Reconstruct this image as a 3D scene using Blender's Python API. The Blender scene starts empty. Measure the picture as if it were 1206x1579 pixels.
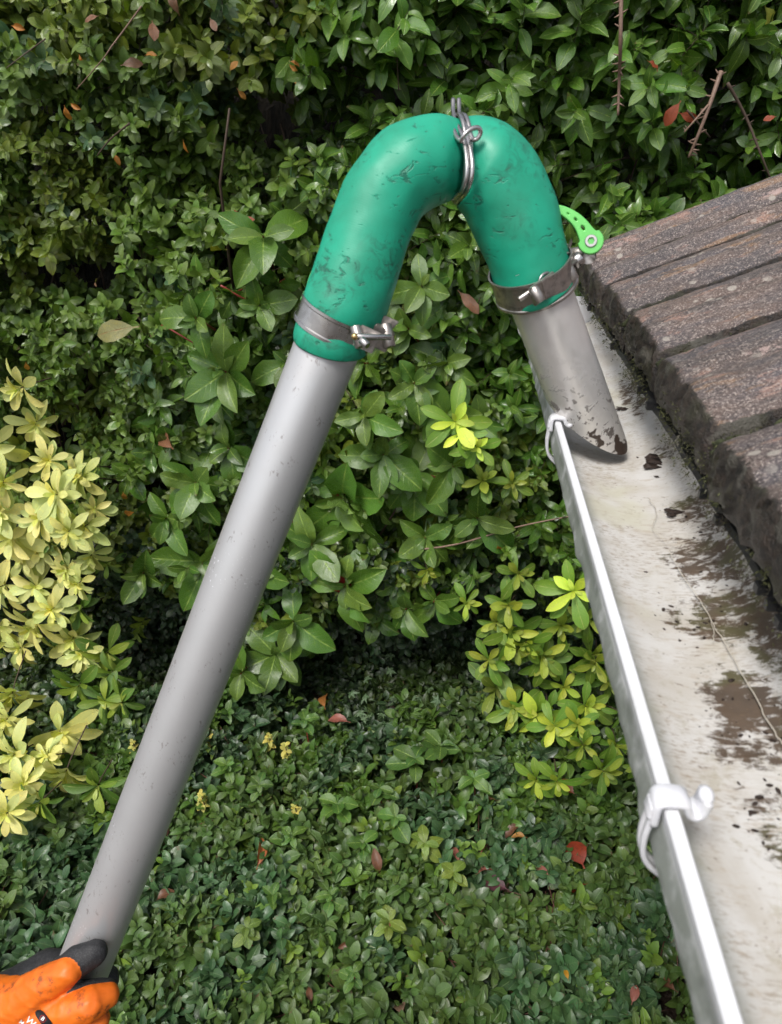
import bpy, bmesh, math, random
import numpy as np
from mathutils import Vector, Matrix, noise
from mathutils.bvhtree import BVHTree
random.seed(7); rng = np.random.default_rng(7)
R = math.radians
sc = bpy.context.scene
C = sc.collection

# ------------------------------------------------------------------ camera
EYE = 2.30                       # height of the lens above the soil
FPX = 1150.0                     # focal length in photograph pixels (1206 x 1579)
PITCH = math.atan(627 / FPX)     # looking down
YAW = R(5.0)                     # turned a little to the left of the gutter
cam_d = bpy.data.cameras.new('camera'); cam = bpy.data.objects.new('camera', cam_d); C.objects.link(cam)
cam.location = (0, 0, EYE)
cam.rotation_euler = (R(90) - PITCH, 0, YAW)
cam_d.sensor_fit = 'VERTICAL'; cam_d.sensor_height = 24; cam_d.lens = FPX / 1579 * 24
cam_d.clip_start = .02; cam_d.clip_end = 200
cam_d.dof.use_dof = True; cam_d.dof.focus_distance = 1.25; cam_d.dof.aperture_fstop = 11
sc.camera = cam
CM = Matrix.Translation(cam.location) @ cam.rotation_euler.to_matrix().to_4x4()
CMI = CM.inverted()

# ------------------------------------------------------------------ daylight
w = bpy.data.worlds.new('World'); sc.world = w; w.use_nodes = True
nt = w.node_tree; nt.nodes.clear()
sky = nt.nodes.new('ShaderNodeTexSky'); sky.sky_type = 'NISHITA'; sky.sun_disc = False
SUN_EL, SUN_AZ = R(58), R(-150)
sky.sun_elevation = SUN_EL; sky.sun_rotation = SUN_AZ; sky.dust_density = 3.0; sky.air_density = 1.0
hs = nt.nodes.new('ShaderNodeHueSaturation'); hs.inputs['Saturation'].default_value = .35
bg = nt.nodes.new('ShaderNodeBackground'); bg.inputs['Strength'].default_value = .13
wo = nt.nodes.new('ShaderNodeOutputWorld')
nt.links.new(sky.outputs[0], hs.inputs['Color']); nt.links.new(hs.outputs[0], bg.inputs[0]); nt.links.new(bg.outputs[0], wo.inputs[0])
sl = bpy.data.lights.new('sun', 'SUN'); sl.energy = 1.8; sl.angle = R(18); sl.color = (1, .97, .92)
so = bpy.data.objects.new('sun', sl); C.objects.link(so)
sd = Vector((math.sin(SUN_AZ) * math.cos(SUN_EL), math.cos(SUN_AZ) * math.cos(SUN_EL), math.sin(SUN_EL)))
so.rotation_euler = sd.to_track_quat('Z', 'Y').to_euler()
sc.view_settings.view_transform = 'Standard'; sc.view_settings.look = 'None'
sc.view_settings.gamma = 1; sc.view_settings.use_curve_mapping = False
sc.view_settings.exposure = 0.55
sc.cycles.max_bounces = 8; sc.cycles.transmission_bounces = 4; sc.cycles.diffuse_bounces = 3
sc.cycles.caustics_reflective = False; sc.cycles.caustics_refractive = False

# ------------------------------------------------------------------ measuring helpers
def P(px, py, Z):                       # a point seen in the photograph, at its real distance
    return CM @ Vector(((px - 603) / FPX * Z, (789.5 - py) / FPX * Z, -Z))
def pix(p):                             # back to photograph pixels
    q = CMI @ Vector(p); z = -q.z
    return (603 + q.x / z * FPX, 789.5 - q.y / z * FPX, z)
def onY(px, py, Y):
    d = P(px, py, 1) - cam.location; return cam.location + d * (Y / d.y)
def onZ(px, py, z):
    d = P(px, py, 1) - cam.location; return cam.location + d * ((z - EYE) / d.z)
def lerp(a, b, t): return a + (b - a) * t
def nz(x, y=0, z=0, s=1): return noise.noise(Vector((x * s, y * s, z * s)))

# ------------------------------------------------------------------ object helpers
def tag(o, label=None, cat=None, group=None, kind=None):
    if label: o['label'] = label
    if cat: o['category'] = cat
    if group: o['group'] = group
    if kind: o['kind'] = kind
    return o
def thing(name, label, cat, loc=(0, 0, 0), group=None):
    o = bpy.data.objects.new(name, None); C.objects.link(o); o.location = loc; o.empty_display_size = .05
    return tag(o, label, cat, group)
def link(name, me, mat=None, parent=None, kind=None):
    if mat is not None:
        me.materials.clear(); me.materials.append(mat)
    o = bpy.data.objects.new(name, me); C.objects.link(o)
    if parent:
        o.parent = parent; o.matrix_parent_inverse = Matrix.Translation(parent_loc(parent)).inverted()
    if kind: o['kind'] = kind
    return o
def parent_loc(p):
    return Vector(p.location) if p.type == 'EMPTY' else Vector((0, 0, 0))     # mesh parents stand at the world origin
def smooth(me, on=True):
    me.polygons.foreach_set('use_smooth', [on] * len(me.polygons)); return me
def mesh(name, vs, fs, sm=True):
    me = bpy.data.meshes.new(name); me.from_pydata([tuple(v) for v in vs], [], fs); me.update()
    if sm: smooth(me)
    return me
def bm_mesh(name, bm, sm=True):
    me = bpy.data.meshes.new(name); bmesh.ops.recalc_face_normals(bm, faces=bm.faces); bm.to_mesh(me); bm.free()
    if sm: smooth(me)
    return me
def frame(t, ref=Vector((0, 0, 1))):
    t = t.normalized(); a = ref.cross(t)
    if a.length < 1e-4: a = Vector((1, 0, 0)).cross(t)
    a.normalize(); return a, t.cross(a).normalized()
def catmull(pts, n):
    out = []
    P0 = [pts[0]] + list(pts) + [pts[-1]]
    for i in range(1, len(P0) - 2):
        for k in range(n):
            t = k / n; a, b, c, d = P0[i - 1], P0[i], P0[i + 1], P0[i + 2]
            out.append(tuple(.5 * (2 * b[j] + (c[j] - a[j]) * t + (2 * a[j] - 5 * b[j] + 4 * c[j] - d[j]) * t * t + (3 * b[j] - a[j] - 3 * c[j] + d[j]) * t ** 3) for j in range(len(a))))
    out.append(tuple(pts[-1])); return out
def tube(bm, pts, rad, n=8, cap=True):
    pts = [Vector(p) for p in pts]; rings = []
    a = None
    for i, p in enumerate(pts):
        t = (pts[min(i + 1, len(pts) - 1)] - pts[max(i - 1, 0)]).normalized()
        if a is None: a, b = frame(t)
        else:
            a = (a - t * a.dot(t)).normalized(); b = t.cross(a)
        r = rad[i] if hasattr(rad, '__len__') else rad
        rings.append([bm.verts.new(p + (a * math.cos(2 * math.pi * k / n) + b * math.sin(2 * math.pi * k / n)) * r) for k in range(n)])
    for i in range(len(rings) - 1):
        for k in range(n):
            bm.faces.new((rings[i][k], rings[i][(k + 1) % n], rings[i + 1][(k + 1) % n], rings[i + 1][k]))
    if cap: bm.faces.new(rings[0][::-1]); bm.faces.new(rings[-1])
def cyl(bm, a, b, r, n=24, bev=0.0):
    a, b = Vector(a), Vector(b); d = (b - a).normalized()
    if bev: tube(bm, [a, a + d * bev * .01, a + d * bev, b - d * bev, b - d * bev * .01, b], [r - bev, r - bev, r, r, r - bev, r - bev], n)
    else: tube(bm, [a, b], r, n)
def box(bm, c, ax, ay, az, hx, hy, hz, bev=0):
    vs = [bm.verts.new(Vector(c) + ax * hx * sx + ay * hy * sy + az * hz * sz) for sx in (-1, 1) for sy in (-1, 1) for sz in (-1, 1)]
    fs = [bm.faces.new([vs[i] for i in q]) for q in ((0, 1, 3, 2), (4, 6, 7, 5), (0, 4, 5, 1), (2, 3, 7, 6), (0, 2, 6, 4), (1, 5, 7, 3))]
    if bev:
        es = list({e for f in fs for e in f.edges}); bmesh.ops.bevel(bm, geom=es, offset=bev, segments=2, affect='EDGES')

# ------------------------------------------------------------------ materials
class NT:
    def __init__(s, name):
        s.m = bpy.data.materials.new(name); s.m.use_nodes = True; s.t = s.m.node_tree; s.t.nodes.clear()
        s.out = s.t.nodes.new('ShaderNodeOutputMaterial')
    def n(s, ty, props=None, **inp):
        nd = s.t.nodes.new('ShaderNode' + ty)
        for k, v in (props or {}).items(): setattr(nd, k, v)
        for k, v in inp.items():
            key = k.replace('_', ' ')
            sk = nd.inputs[int(k[1:])] if k[0] == 'i' and k[1:].isdigit() else nd.inputs[key]
            s.set(sk, v)
        return nd
    def set(s, sk, v):
        if isinstance(v, bpy.types.NodeSocket): s.t.links.new(v, sk)
        elif isinstance(v, bpy.types.Node): s.t.links.new(v.outputs[0], sk)
        else:
            if sk.type == 'RGBA' and len(v) == 3: v = (*v, 1)
            sk.default_value = v
    def math(s, op, a, b=0.0, c=0.0, clamp=False): return s.n('Math', {'operation': op, 'use_clamp': clamp}, i0=a, i1=b, i2=c).outputs[0]
    def mix(s, f, a, b, bt='MIX'):
        nd = s.n('Mix', {'data_type': 'RGBA', 'blend_type': bt}); s.set(nd.inputs[0], f); s.set(nd.inputs[6], a); s.set(nd.inputs[7], b); return nd.outputs[2]
    def ramp(s, f, stops):
        nd = s.n('ValToRGB'); s.set(nd.inputs[0], f); cr = nd.color_ramp
        while len(cr.elements) < len(stops): cr.elements.new(.5)
        for e, (p, c) in zip(cr.elements, stops):
            e.position = p; e.color = (c, c, c, 1) if not hasattr(c, '__len__') else (*c, 1)
        return nd.outputs[0]
    def map(s, f, a, b, c=0.0, d=1.0, smooth=True):
        nd = s.n('MapRange', {'interpolation_type': 'SMOOTHSTEP' if smooth else 'LINEAR'}); 
        for i, v in enumerate((f, a, b, c, d)): s.set(nd.inputs[i], v)
        return nd.outputs[0]
    def noise(s, vec, scale, detail=4, rough=.55, dist=0.0):
        nd = s.n('TexNoise', Scale=scale, Detail=detail, Roughness=rough, Distortion=dist)
        if vec is not None: s.set(nd.inputs['Vector'], vec)
        return nd.outputs[0]
    def obj(s): return s.n('TexCoord').outputs['Object']
    def scale(s, vec, v, loc=(0, 0, 0), rot=(0, 0, 0)): return s.n('Mapping', Vector=vec, Scale=v, Location=loc, Rotation=rot).outputs[0]
    def bump(s, h, st, dist=.001, nrm=None):
        nd = s.n('Bump', Height=h, Strength=st, Distance=dist)
        if nrm is not None: s.set(nd.inputs['Normal'], nrm)
        return nd.outputs[0]
    def bsdf(s, **k):
        nd = s.n('BsdfPrincipled', **k); s.t.links.new(nd.outputs[0], s.out.inputs[0]); return nd

def leaf_material(name, vein=.5, rough=.3, transl=.22, veincol=(.35, .5, .12), mottle=.35):
    s = NT(name)
    at = s.n('Attribute', {'attribute_name': 'Col'}).outputs['Color']
    oi = s.n('ObjectInfo')
    tint = s.mix(1.0, at, oi.outputs['Color'], 'MULTIPLY')
    uv = s.n('UVMap', {'uv_map': 'UVMap'}).outputs[0]
    sp = s.n('SeparateXYZ', Vector=uv)
    au = s.math('ABSOLUTE', s.math('SUBTRACT', sp.outputs[0], .5))
    mid = s.map(au, .012, .05, 1, 0)
    ph = s.math('MULTIPLY', s.math('SUBTRACT', sp.outputs[1], s.math('MULTIPLY', au, .55)), 50.0)
    side = s.map(s.math('SINE', ph), .75, 1.0)
    side = s.math('MULTIPLY', side, s.map(au, .02, .42, 1, .15))
    o = s.obj()
    n1 = s.noise(o, 55, 3); n2 = s.noise(o, 9, 2)
    col = s.mix(s.map(n1, .42, .68, 0, mottle), tint, s.mix(1.0, tint, (.45, .52, .5), 'MULTIPLY'))
    col = s.mix(s.map(n2, .5, .75, 0, .35), col, s.mix(1.0, tint, (1.6, 1.35, .7), 'MULTIPLY'))
    mid = s.math('MULTIPLY', mid, s.map(s.noise(o, 4.5, 1), .4, .6, .25, 1.0))
    col = s.mix(s.math('MULTIPLY', mid, vein), col, veincol)
    col = s.mix(s.math('MULTIPLY', side, vein * .22), col, veincol)
    geo = s.n('NewGeometry')
    col = s.mix(s.math('MULTIPLY', geo.outputs['Backfacing'], .4), col, (.15, .23, .07))
    spot = s.math('MULTIPLY', s.map(s.math('ADD', sp.outputs[1], s.math('MULTIPLY', s.math('SUBTRACT', n1, .5), 1.2)), .98, 1.08), s.map(n2, .48, .56))
    spot = s.math('MAXIMUM', spot, s.math('MULTIPLY', s.map(s.noise(o, 150, 3, .7), .64, .68), s.map(n2, .42, .5)))
    col = s.mix(s.math('MULTIPLY', spot, .7), col, (.11, .06, .025))
    hgt = s.math('ADD', s.math('MULTIPLY', mid, -.8), s.math('MULTIPLY', side, -.5))
    hgt = s.math('ADD', hgt, s.math('MULTIPLY', n1, .9))
    b = s.bump(hgt, .5, .002)
    rg = s.map(n1, .3, .7, rough - .08, rough + .2)
    p = s.n('BsdfPrincipled', Base_Color=col, Roughness=rg, Normal=b); p.inputs['Specular IOR Level'].default_value = .55
    tr = s.n('BsdfTranslucent', Color=s.mix(1.0, col, (1.5, 1.6, .6), 'MULTIPLY'))
    mx = s.n('MixShader'); mx.inputs[0].default_value = transl
    s.t.links.new(p.outputs[0], mx.inputs[1]); s.t.links.new(tr.outputs[0], mx.inputs[2]); s.t.links.new(mx.outputs[0], s.out.inputs[0])
    return s.m
M_leaf_small = leaf_material('small_leaf', .25, .34)
M_leaf_big = leaf_material('broad_leaf', .65, .22, .20, (.34, .48, .10))
M_leaf_gold = leaf_material('gold_leaf', .3, .42, .25, (.6, .62, .2), .1)
M_leaf_cover = leaf_material('cover_leaf', .55, .36, .15, (.22, .33, .14))
M_leaf_ivy = leaf_material('ivy_leaf', .8, .34, .08, (.3, .42, .28))
M_leaf_dead = leaf_material('dead_leaf', .35, .38, .2, (.3, .08, .03), .6)

def simple(name, c, rough=.5, metal=0.0, nsc=40, amt=.3, dark=.5, bmp=.2, bd=.001):
    s = NT(name); o = s.obj(); n = s.noise(o, nsc, 5)
    col = s.mix(s.map(n, .4, .7, 0, amt), c, tuple(x * dark for x in c))
    s.bsdf(Base_Color=col, Roughness=s.map(n, .3, .7, rough - .08, rough + .12), Metallic=metal, Normal=s.bump(n, bmp, bd)); return s.m
M_bark = simple('bark', (.07, .045, .03), .7, nsc=90, bmp=.6)
M_redstem = simple('red_petiole', (.22, .03, .025), .4, nsc=60)
M_drystem = simple('dry_stem', (.22, .14, .10), .6, nsc=200, amt=.5)
M_steel = simple('stainless_steel', (.50, .48, .47), .28, 1.0, nsc=120, amt=.4, dark=.55, bmp=.1, bd=.0003)
M_grimsteel = simple('grimy_steel', (.46, .42, .39), .36, .9, nsc=150, amt=.8, dark=.4, bmp=.3, bd=.0004)
M_brass = simple('brass', (.65, .45, .2), .3, 1.0, nsc=200)
M_lever = simple('lime_lever', (.15, .56, .13), .28, .15, nsc=60, amt=.12, dark=.7, bmp=.05)
M_dirt = simple('gutter_debris', (.035, .02, .014), .6, nsc=300, amt=.7, dark=.4, bmp=1, bd=.002)
M_moss = simple('moss', (.045, .052, .02), .9, nsc=220, amt=.8, dark=.35, bmp=1, bd=.003)
M_wood = simple('dark_timber', (.03, .025, .022), .7, nsc=40)
M_black = simple('black_plastic', (.012, .012, .013), .4, nsc=80)
M_root = simple('pale_root', (.55, .5, .42), .6, nsc=200)

def mat_soil():
    s = NT('leaf_litter'); o = s.obj(); v = s.n('TexVoronoi', Vector=s.scale(o, (1, 1, 1), (.3, 0, 0)), Scale=55.0, Randomness=1.0); v = s.n('TexNoise', Vector=o, Scale=60.0, Detail=6.0)
    col = s.mix(s.noise(o, 12, 5), (.018, .012, .008), (.05, .028, .016))
    col = s.mix(s.map(v.outputs[0], .0, .5, .5, 0), col, (.09, .045, .025))
    s.bsdf(Base_Color=col, Roughness=.7, Normal=s.bump(v.outputs[0], 1, .02)); return s.m
M_soil = mat_soil()
def mat_light_block():
    s = NT('light_block_dark'); o = s.obj()  # near-black for the added sky-blocking slab behind the hedge
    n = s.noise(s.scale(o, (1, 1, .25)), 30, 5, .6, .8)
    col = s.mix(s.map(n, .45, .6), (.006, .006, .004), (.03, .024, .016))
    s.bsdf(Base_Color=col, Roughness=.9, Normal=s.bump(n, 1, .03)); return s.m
M_light_block = mat_light_block()

def mat_pole():
    s = NT('anodised_pole'); o = s.obj()
    n = s.noise(o, 30, 4); spk = s.noise(o, 420, 2, .5); sc1 = s.noise(s.scale(o, (1, 1, .5)), 330, 3, .6, 1.0)
    col = s.mix(s.map(n, .35, .7, 0, .35), (.56, .56, .565), (.48, .47, .47))
    pit = s.math('MULTIPLY', s.map(sc1, .60, .64), s.map(s.noise(o, 45, 2), .54, .62))
    col = s.mix(s.math('MULTIPLY', pit, .55), col, (.18, .14, .13))
    drops = s.math('MULTIPLY', s.map(spk, .66, .70), s.map(s.noise(o, 11, 1), .55, .66))
    col = s.mix(drops, col, (.85, .85, .88))
    bmp = s.math('ADD', s.math('MULTIPLY', pit, -1), drops)
    s.bsdf(Base_Color=col, Metallic=.56, Roughness=s.map(n, .3, .7, .33, .46), Normal=s.bump(bmp, .14, .0004)); return s.m
M_pole = mat_pole()
def mat_nozzle():
    s = NT('nozzle_metal'); o = s.obj(); sp = s.n('SeparateXYZ', Vector=o)
    n = s.noise(o, 38, 4); g = s.noise(o, 110, 4, .65, .6); g2 = s.noise(o, 36, 3, .6)
    low = s.map(sp.outputs[2], EYE - .17, EYE - .25)
    col = s.mix(s.map(n, .35, .7, 0, .4), (.80, .775, .755), (.68, .65, .625))
    film = s.math('MULTIPLY', low, s.map(g2, .4, .6, .05, .4)); col = s.mix(film, col, (.42, .38, .33))
    spots = s.math('MULTIPLY', low, s.math('MAXIMUM', s.map(g, .555, .59, 0, .9), s.map(g2, .60, .62)))
    col = s.mix(spots, col, (.045, .03, .022))
    s.bsdf(Base_Color=col, Metallic=s.math('MULTIPLY', s.math('SUBTRACT', 1.0, s.math('MAXIMUM', spots, s.math('MULTIPLY', film, .6))), .6),
           Roughness=s.map(g, .3, .7, .28, .45), Normal=s.bump(s.math('ADD', g, spots), .3, .0006)); return s.m
M_nozzle = mat_nozzle()
def mat_hose():
    s = NT('green_rubber'); o = s.obj()
    n = s.noise(o, 22, 4); f = s.noise(o, 90, 4, .65, 1.0); f2 = s.noise(s.scale(o, (1, 1, 2.2), rot=(.3, .2, .4)), 48, 5, .6, 1.4)
    col = s.mix(s.map(n, .35, .7), (.010, .34, .205), (.010, .255, .15))
    smear = s.map(s.noise(o, 14, 4), .46, .66, 0, .6); col = s.mix(s.math('MULTIPLY', smear, s.map(f, .45, .65)), col, (.01, .06, .035))
    cut = s.map(f2, .59, .68); cut = s.math('MULTIPLY', cut, s.map(s.noise(o, 17, 1), .44, .54)); nick = s.map(f, .66, .69)
    cut = s.math('MAXIMUM', cut, s.math('MULTIPLY', nick, .8))
    col = s.mix(s.math('MULTIPLY', cut, .6), col, (.008, .045, .03))
    sp = s.n('SeparateXYZ', Vector=s.n('UVMap', {'uv_map': 'UVMap'}).outputs[0])
    rib = s.math('SINE', s.math('MULTIPLY', sp.outputs[1], 420))
    h = s.math('ADD', s.math('MULTIPLY', rib, .02), s.math('ADD', s.math('MULTIPLY', cut, -1.5), s.math('MULTIPLY', n, .8)))
    s.bsdf(Base_Color=col, Roughness=s.map(n, .3, .7, .42, .58), Normal=s.bump(h, .45, .0010)); return s.m
M_hose = mat_hose()

def mat_gutter():
    s = NT('white_plastic_stained'); o = s.obj(); sp = s.n('SeparateXYZ', Vector=o)
    X, Y, Z = sp.outputs
    st = s.scale(o, (14, 40, 40)); fine = s.noise(st, 5.0, 8, .72, 1.0)
    st2 = s.noise(s.scale(o, (14, 60, 60)), 10, 5, .65)
    blot = s.noise(o, 22, 4, .6, .5)
    base = s.mix(s.map(blot, .35, .7), (.64, .625, .605), (.52, .485, .435))
    base = s.mix(s.map(s.noise(o, 11, 3), .5, .64, 0, .45), base, (.57, .56, .41))
    base = s.mix(s.math('MULTIPLY', s.map(st2, .5, .64, 0, .8), s.map(s.noise(o, 17, 3), .42, .6)), base, (.33, .27, .21))
    base = s.mix(s.map(s.noise(o, 48, 6, .75), .54, .66, 0, .5), base, (.40, .36, .27))
    base = s.mix(s.map(s.noise(s.scale(o, (14, 60, 60)), 4, 5, .7, .5), .55, .66, 0, .45), base, (.42, .34, .25))
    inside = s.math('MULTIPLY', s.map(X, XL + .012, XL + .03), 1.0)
    m = None
    for (cy, cx, ry, rx, a) in STAINS:
        dx = s.math('DIVIDE', s.math('SUBTRACT', X, cx), rx); dy = s.math('DIVIDE', s.math('SUBTRACT', Y, cy), ry)
        d = s.math('SQRT', s.math('ADD', s.math('MULTIPLY', dx, dx), s.math('MULTIPLY', dy, dy)))
        v = s.math('MULTIPLY', s.map(d, 1.25, .35), a); m = v if m is None else s.math('MAXIMUM', m, v)
    mm = s.math('ADD', m, s.math('ADD', s.math('MULTIPLY', s.math('SUBTRACT', fine, .5), 2.8), s.math('MULTIPLY', s.math('SUBTRACT', s.noise(o, 75, 6, .75, .6), .5), 2.6)))
    mm = s.math('MULTIPLY', s.map(mm, .40, .85), s.map(m, .03, .25))
    brown = s.mix(s.noise(o, 60, 4), (.022, .013, .007), (.125, .072, .034))
    brown = s.mix(s.map(s.noise(o, 26, 2), .52, .62, 0, .8), brown, (.070, .064, .014))
    col = s.mix(s.math('MULTIPLY', mm, .93), base, brown)
    spk = s.math('MULTIPLY', s.map(s.noise(s.scale(o, (30, 55, 55)), 6, 3, .6), .66, .70), .6); col = s.mix(spk, col, (.16, .11, .07))
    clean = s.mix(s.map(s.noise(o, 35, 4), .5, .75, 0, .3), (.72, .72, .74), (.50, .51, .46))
    algae_shade = s.math('MULTIPLY', s.map(Z, EYE - .2445, EYE - .252), s.map(s.noise(o, 60, 4), .25, .55, .35, 1))
    clean = s.mix(s.math('MULTIPLY', algae_shade, .9), clean, (.20, .22, .19))  # algae grey, darkened further to put the outer face's shade into its colour
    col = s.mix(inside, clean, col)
    s.bsdf(Base_Color=col, Roughness=s.map(fine, .3, .7, .4, .65), Normal=s.bump(s.math('ADD', fine, s.math('MULTIPLY', mm, .5)), .35, .0008)); return s.m
def mat_clip():
    s = NT('white_clip_plastic'); o = s.obj(); n = s.noise(o, 90, 4)
    s.bsdf(Base_Color=s.mix(s.map(n, .5, .75, 0, .25), (.70, .70, .73), (.48, .48, .45)), Roughness=.35, Normal=s.bump(n, .15, .0006)); return s.m

def mat_tile():
    s = NT('weathered_concrete_tile'); o = s.obj(); oi = s.n('ObjectInfo')
    off = s.n('VectorMath', {'operation': 'ADD'}); s.set(off.inputs[0], o)
    cb = s.n('CombineXYZ', X=s.math('MULTIPLY', oi.outputs['Random'], 3.1), Y=s.math('MULTIPLY', oi.outputs['Random'], 7.7)); s.set(off.inputs[1], cb); v = off.outputs[0]
    st = s.scale(v, (.45, 1.6, 1))
    n1 = s.noise(st, 16, 6, .62, .3); n2 = s.noise(st, 26, 5, .6, .3); n3 = s.noise(v, 230, 4, .7); n4 = s.noise(st, 34, 5, .65, .2)
    gr = s.noise(v, 620, 3, .7)
    col = s.mix(s.map(n1, .36, .62), (.088, .074, .074), (.155, .110, .092))
    col = s.mix(s.map(s.noise(st, 9, 5, .6), .48, .6, 0, .7), col, (.085, .08, .092))
    col = s.mix(s.map(n2, .565, .65, 0, .75), col, (.28, .165, .09))
    col = s.mix(s.map(n4, .56, .66, 0, .7), col, (.36, .21, .16))
    col = s.mix(s.map(s.noise(v, 60, 6, .7), .6, .72, 0, .6), col, (.03, .028, .03))
    col = s.mix(s.map(n3, .54, .62, 0, .6), col, (.34, .28, .25))
    col = s.mix(s.map(gr, .56, .64, 0, .75), col, (.50, .43, .38))
    col = s.mix(s.map(gr, .46, .38, 0, .75), col, (.03, .024, .024))
    vv = s.n('TexVoronoi', Vector=v, Scale=58.0); lich = s.math('MULTIPLY', s.map(vv.outputs[0], .26, .18), s.map(s.noise(v, 13, 2), .5, .6))
    col = s.mix(s.math('MULTIPLY', lich, .75), col, (.42, .38, .33))
    pk = s.math('MULTIPLY', s.map(s.noise(st, 11, 2), .63, .68), s.map(s.noise(v, 160, 5, .7), .47, .56)); col = s.mix(s.math('MULTIPLY', pk, .8), col, (.46, .33, .30))
    at = s.n('Attribute', {'attribute_name': 'Col'}).outputs['Fac']      # grown-over edge: moss and soil held on the tile's own edge
    ed = s.map(s.math('ADD', s.math('MULTIPLY', at, 1.35), s.math('MULTIPLY', s.math('SUBTRACT', n3, .5), 2.0)), .45, .85)
    rim = s.mix(s.map(s.noise(v, 120, 5, .7), .35, .65), (.006, .005, .004), (.040, .027, .019)); rim = s.mix(s.map(s.noise(v, 30, 3), .5, .62, 0, .7), rim, (.035, .036, .018)); rim = s.mix(s.map(s.noise(v, 45, 3), .56, .62, 0, .7), rim, (.085, .08, .065))
    col = s.mix(s.math('MULTIPLY', ed, .95), col, rim)
    h = s.math('ADD', s.math('MULTIPLY', gr, .6), s.math('ADD', n3, s.math('MULTIPLY', n2, 1.2)))
    s.bsdf(Base_Color=col, Roughness=s.map(n1, .3, .7, .32, .58), Normal=s.bump(h, 1.0, .0024)); return s.m
M_tile = mat_tile()

def mat_wall():
    s = NT('rendered_wall'); o = s.obj(); n = s.noise(o, 60, 6)
    s.bsdf(Base_Color=s.mix(n, (.42, .40, .36), (.52, .50, .46)), Roughness=.85, Normal=s.bump(n, .5, .004)); return s.m

# ================================================================== GROUND
XL, ZL = .0893, EYE - .242          # outer face and top of the gutter's front lip
def ground_z(x, y): return .05 * nz(x, y, 3.1, 1.3)
vs, fs = [], []
for j in range(61):
    for i in range(61):
        x = lerp(-6, 6, i / 60); y = lerp(-3, 9, j / 60); vs.append((x, y, ground_z(x, y)))
for j in range(60):
    for i in range(60): a = j * 61 + i; fs.append((a, a + 1, a + 62, a + 61))
g = link('ground', mesh('ground', vs, fs), M_soil); g['kind'] = 'structure'
fl = link('far_ground', mesh('far_ground', [(-80, -80, -.12), (80, -80, -.12), (80, 80, -.12), (-80, 80, -.12)], [(0, 1, 2, 3)]), M_soil); fl['kind'] = 'structure'

# ================================================================== HOUSE EDGE: wall, fascia, roof, gutter
WX = .92
bm = bmesh.new(); box(bm, (WX + .13, -1.9, (EYE - .36) / 2), Vector((1, 0, 0)), Vector((0, 1, 0)), Vector((0, 0, 1)), .1, 2.9, (EYE - .36) / 2)
hw = link('house_wall', bm_mesh('house_wall', bm, False), mat_wall()); tag(hw, 'pale rendered house wall below the eaves', 'wall')
roof = thing('tiled_roof', 'weathered brown tiled roof edge overhanging the white gutter', 'roof', (.2, .3, EYE - .25))
UX = Vector((1, 0, 0)); UY = Vector((0, 1, 0)); UZ = Vector((0, 0, 1))
bm = bmesh.new(); box(bm, (.222, -1.7, EYE - .30), UX, UY, UZ, .01, 2.8, .075, .002); link('fascia_board', bm_mesh('fascia_board', bm, False), M_wood, roof)
SL = R(23.5); US = Vector((math.cos(SL), 0, math.sin(SL))); UN = Vector((-math.sin(SL), 0, math.cos(SL)))
E0 = Vector((.172, 0, EYE - .197))    # eave edge, top surface
bm = bmesh.new(); box(bm, E0 + US * .75 - UN * .055 + UY * -1.7 + UX * .03, US, UY, UN, .74, 2.8, .012); link('roof_deck', bm_mesh('roof_deck', bm, False), M_wood, roof)
# black eaves strip showing below the tile ends
vs, fs = [], []
NY = 240
for j in range(NY + 1):
    y = lerp(-1.0, 1.105, j / NY); wv = .0012 * nz(y, 0, 0, 30)
    x0 = .171 + wv
    for (dx, dz) in ((.05, -.012), (0, -.026), (-.0012, -.0305), (.001, -.0325), (.05, -.024)): vs.append((x0 + dx, y, EYE - .197 + dz + wv))
for j in range(NY):
    for k in range(5):
        a = j * 5 + k; b = j * 5 + (k + 1) % 5; fs.append((a, b, b + 5, a + 5))
link('eaves_strip', mesh('eaves_strip', vs, fs, False), M_black, roof)
bm = bmesh.new()
for y in [.25, .29, .315, .33, .345, .42, .455, .62, .66, .80, .97]:
    box(bm, (.169, y, EYE - .2255), UX, UY, UZ, .0045, .0025 + .002 * random.random(), .003, .0006)
link('eaves_strip_tooth', bm_mesh('eaves_strip_tooth', bm, False), M_black, roof, 'stuff')

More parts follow.
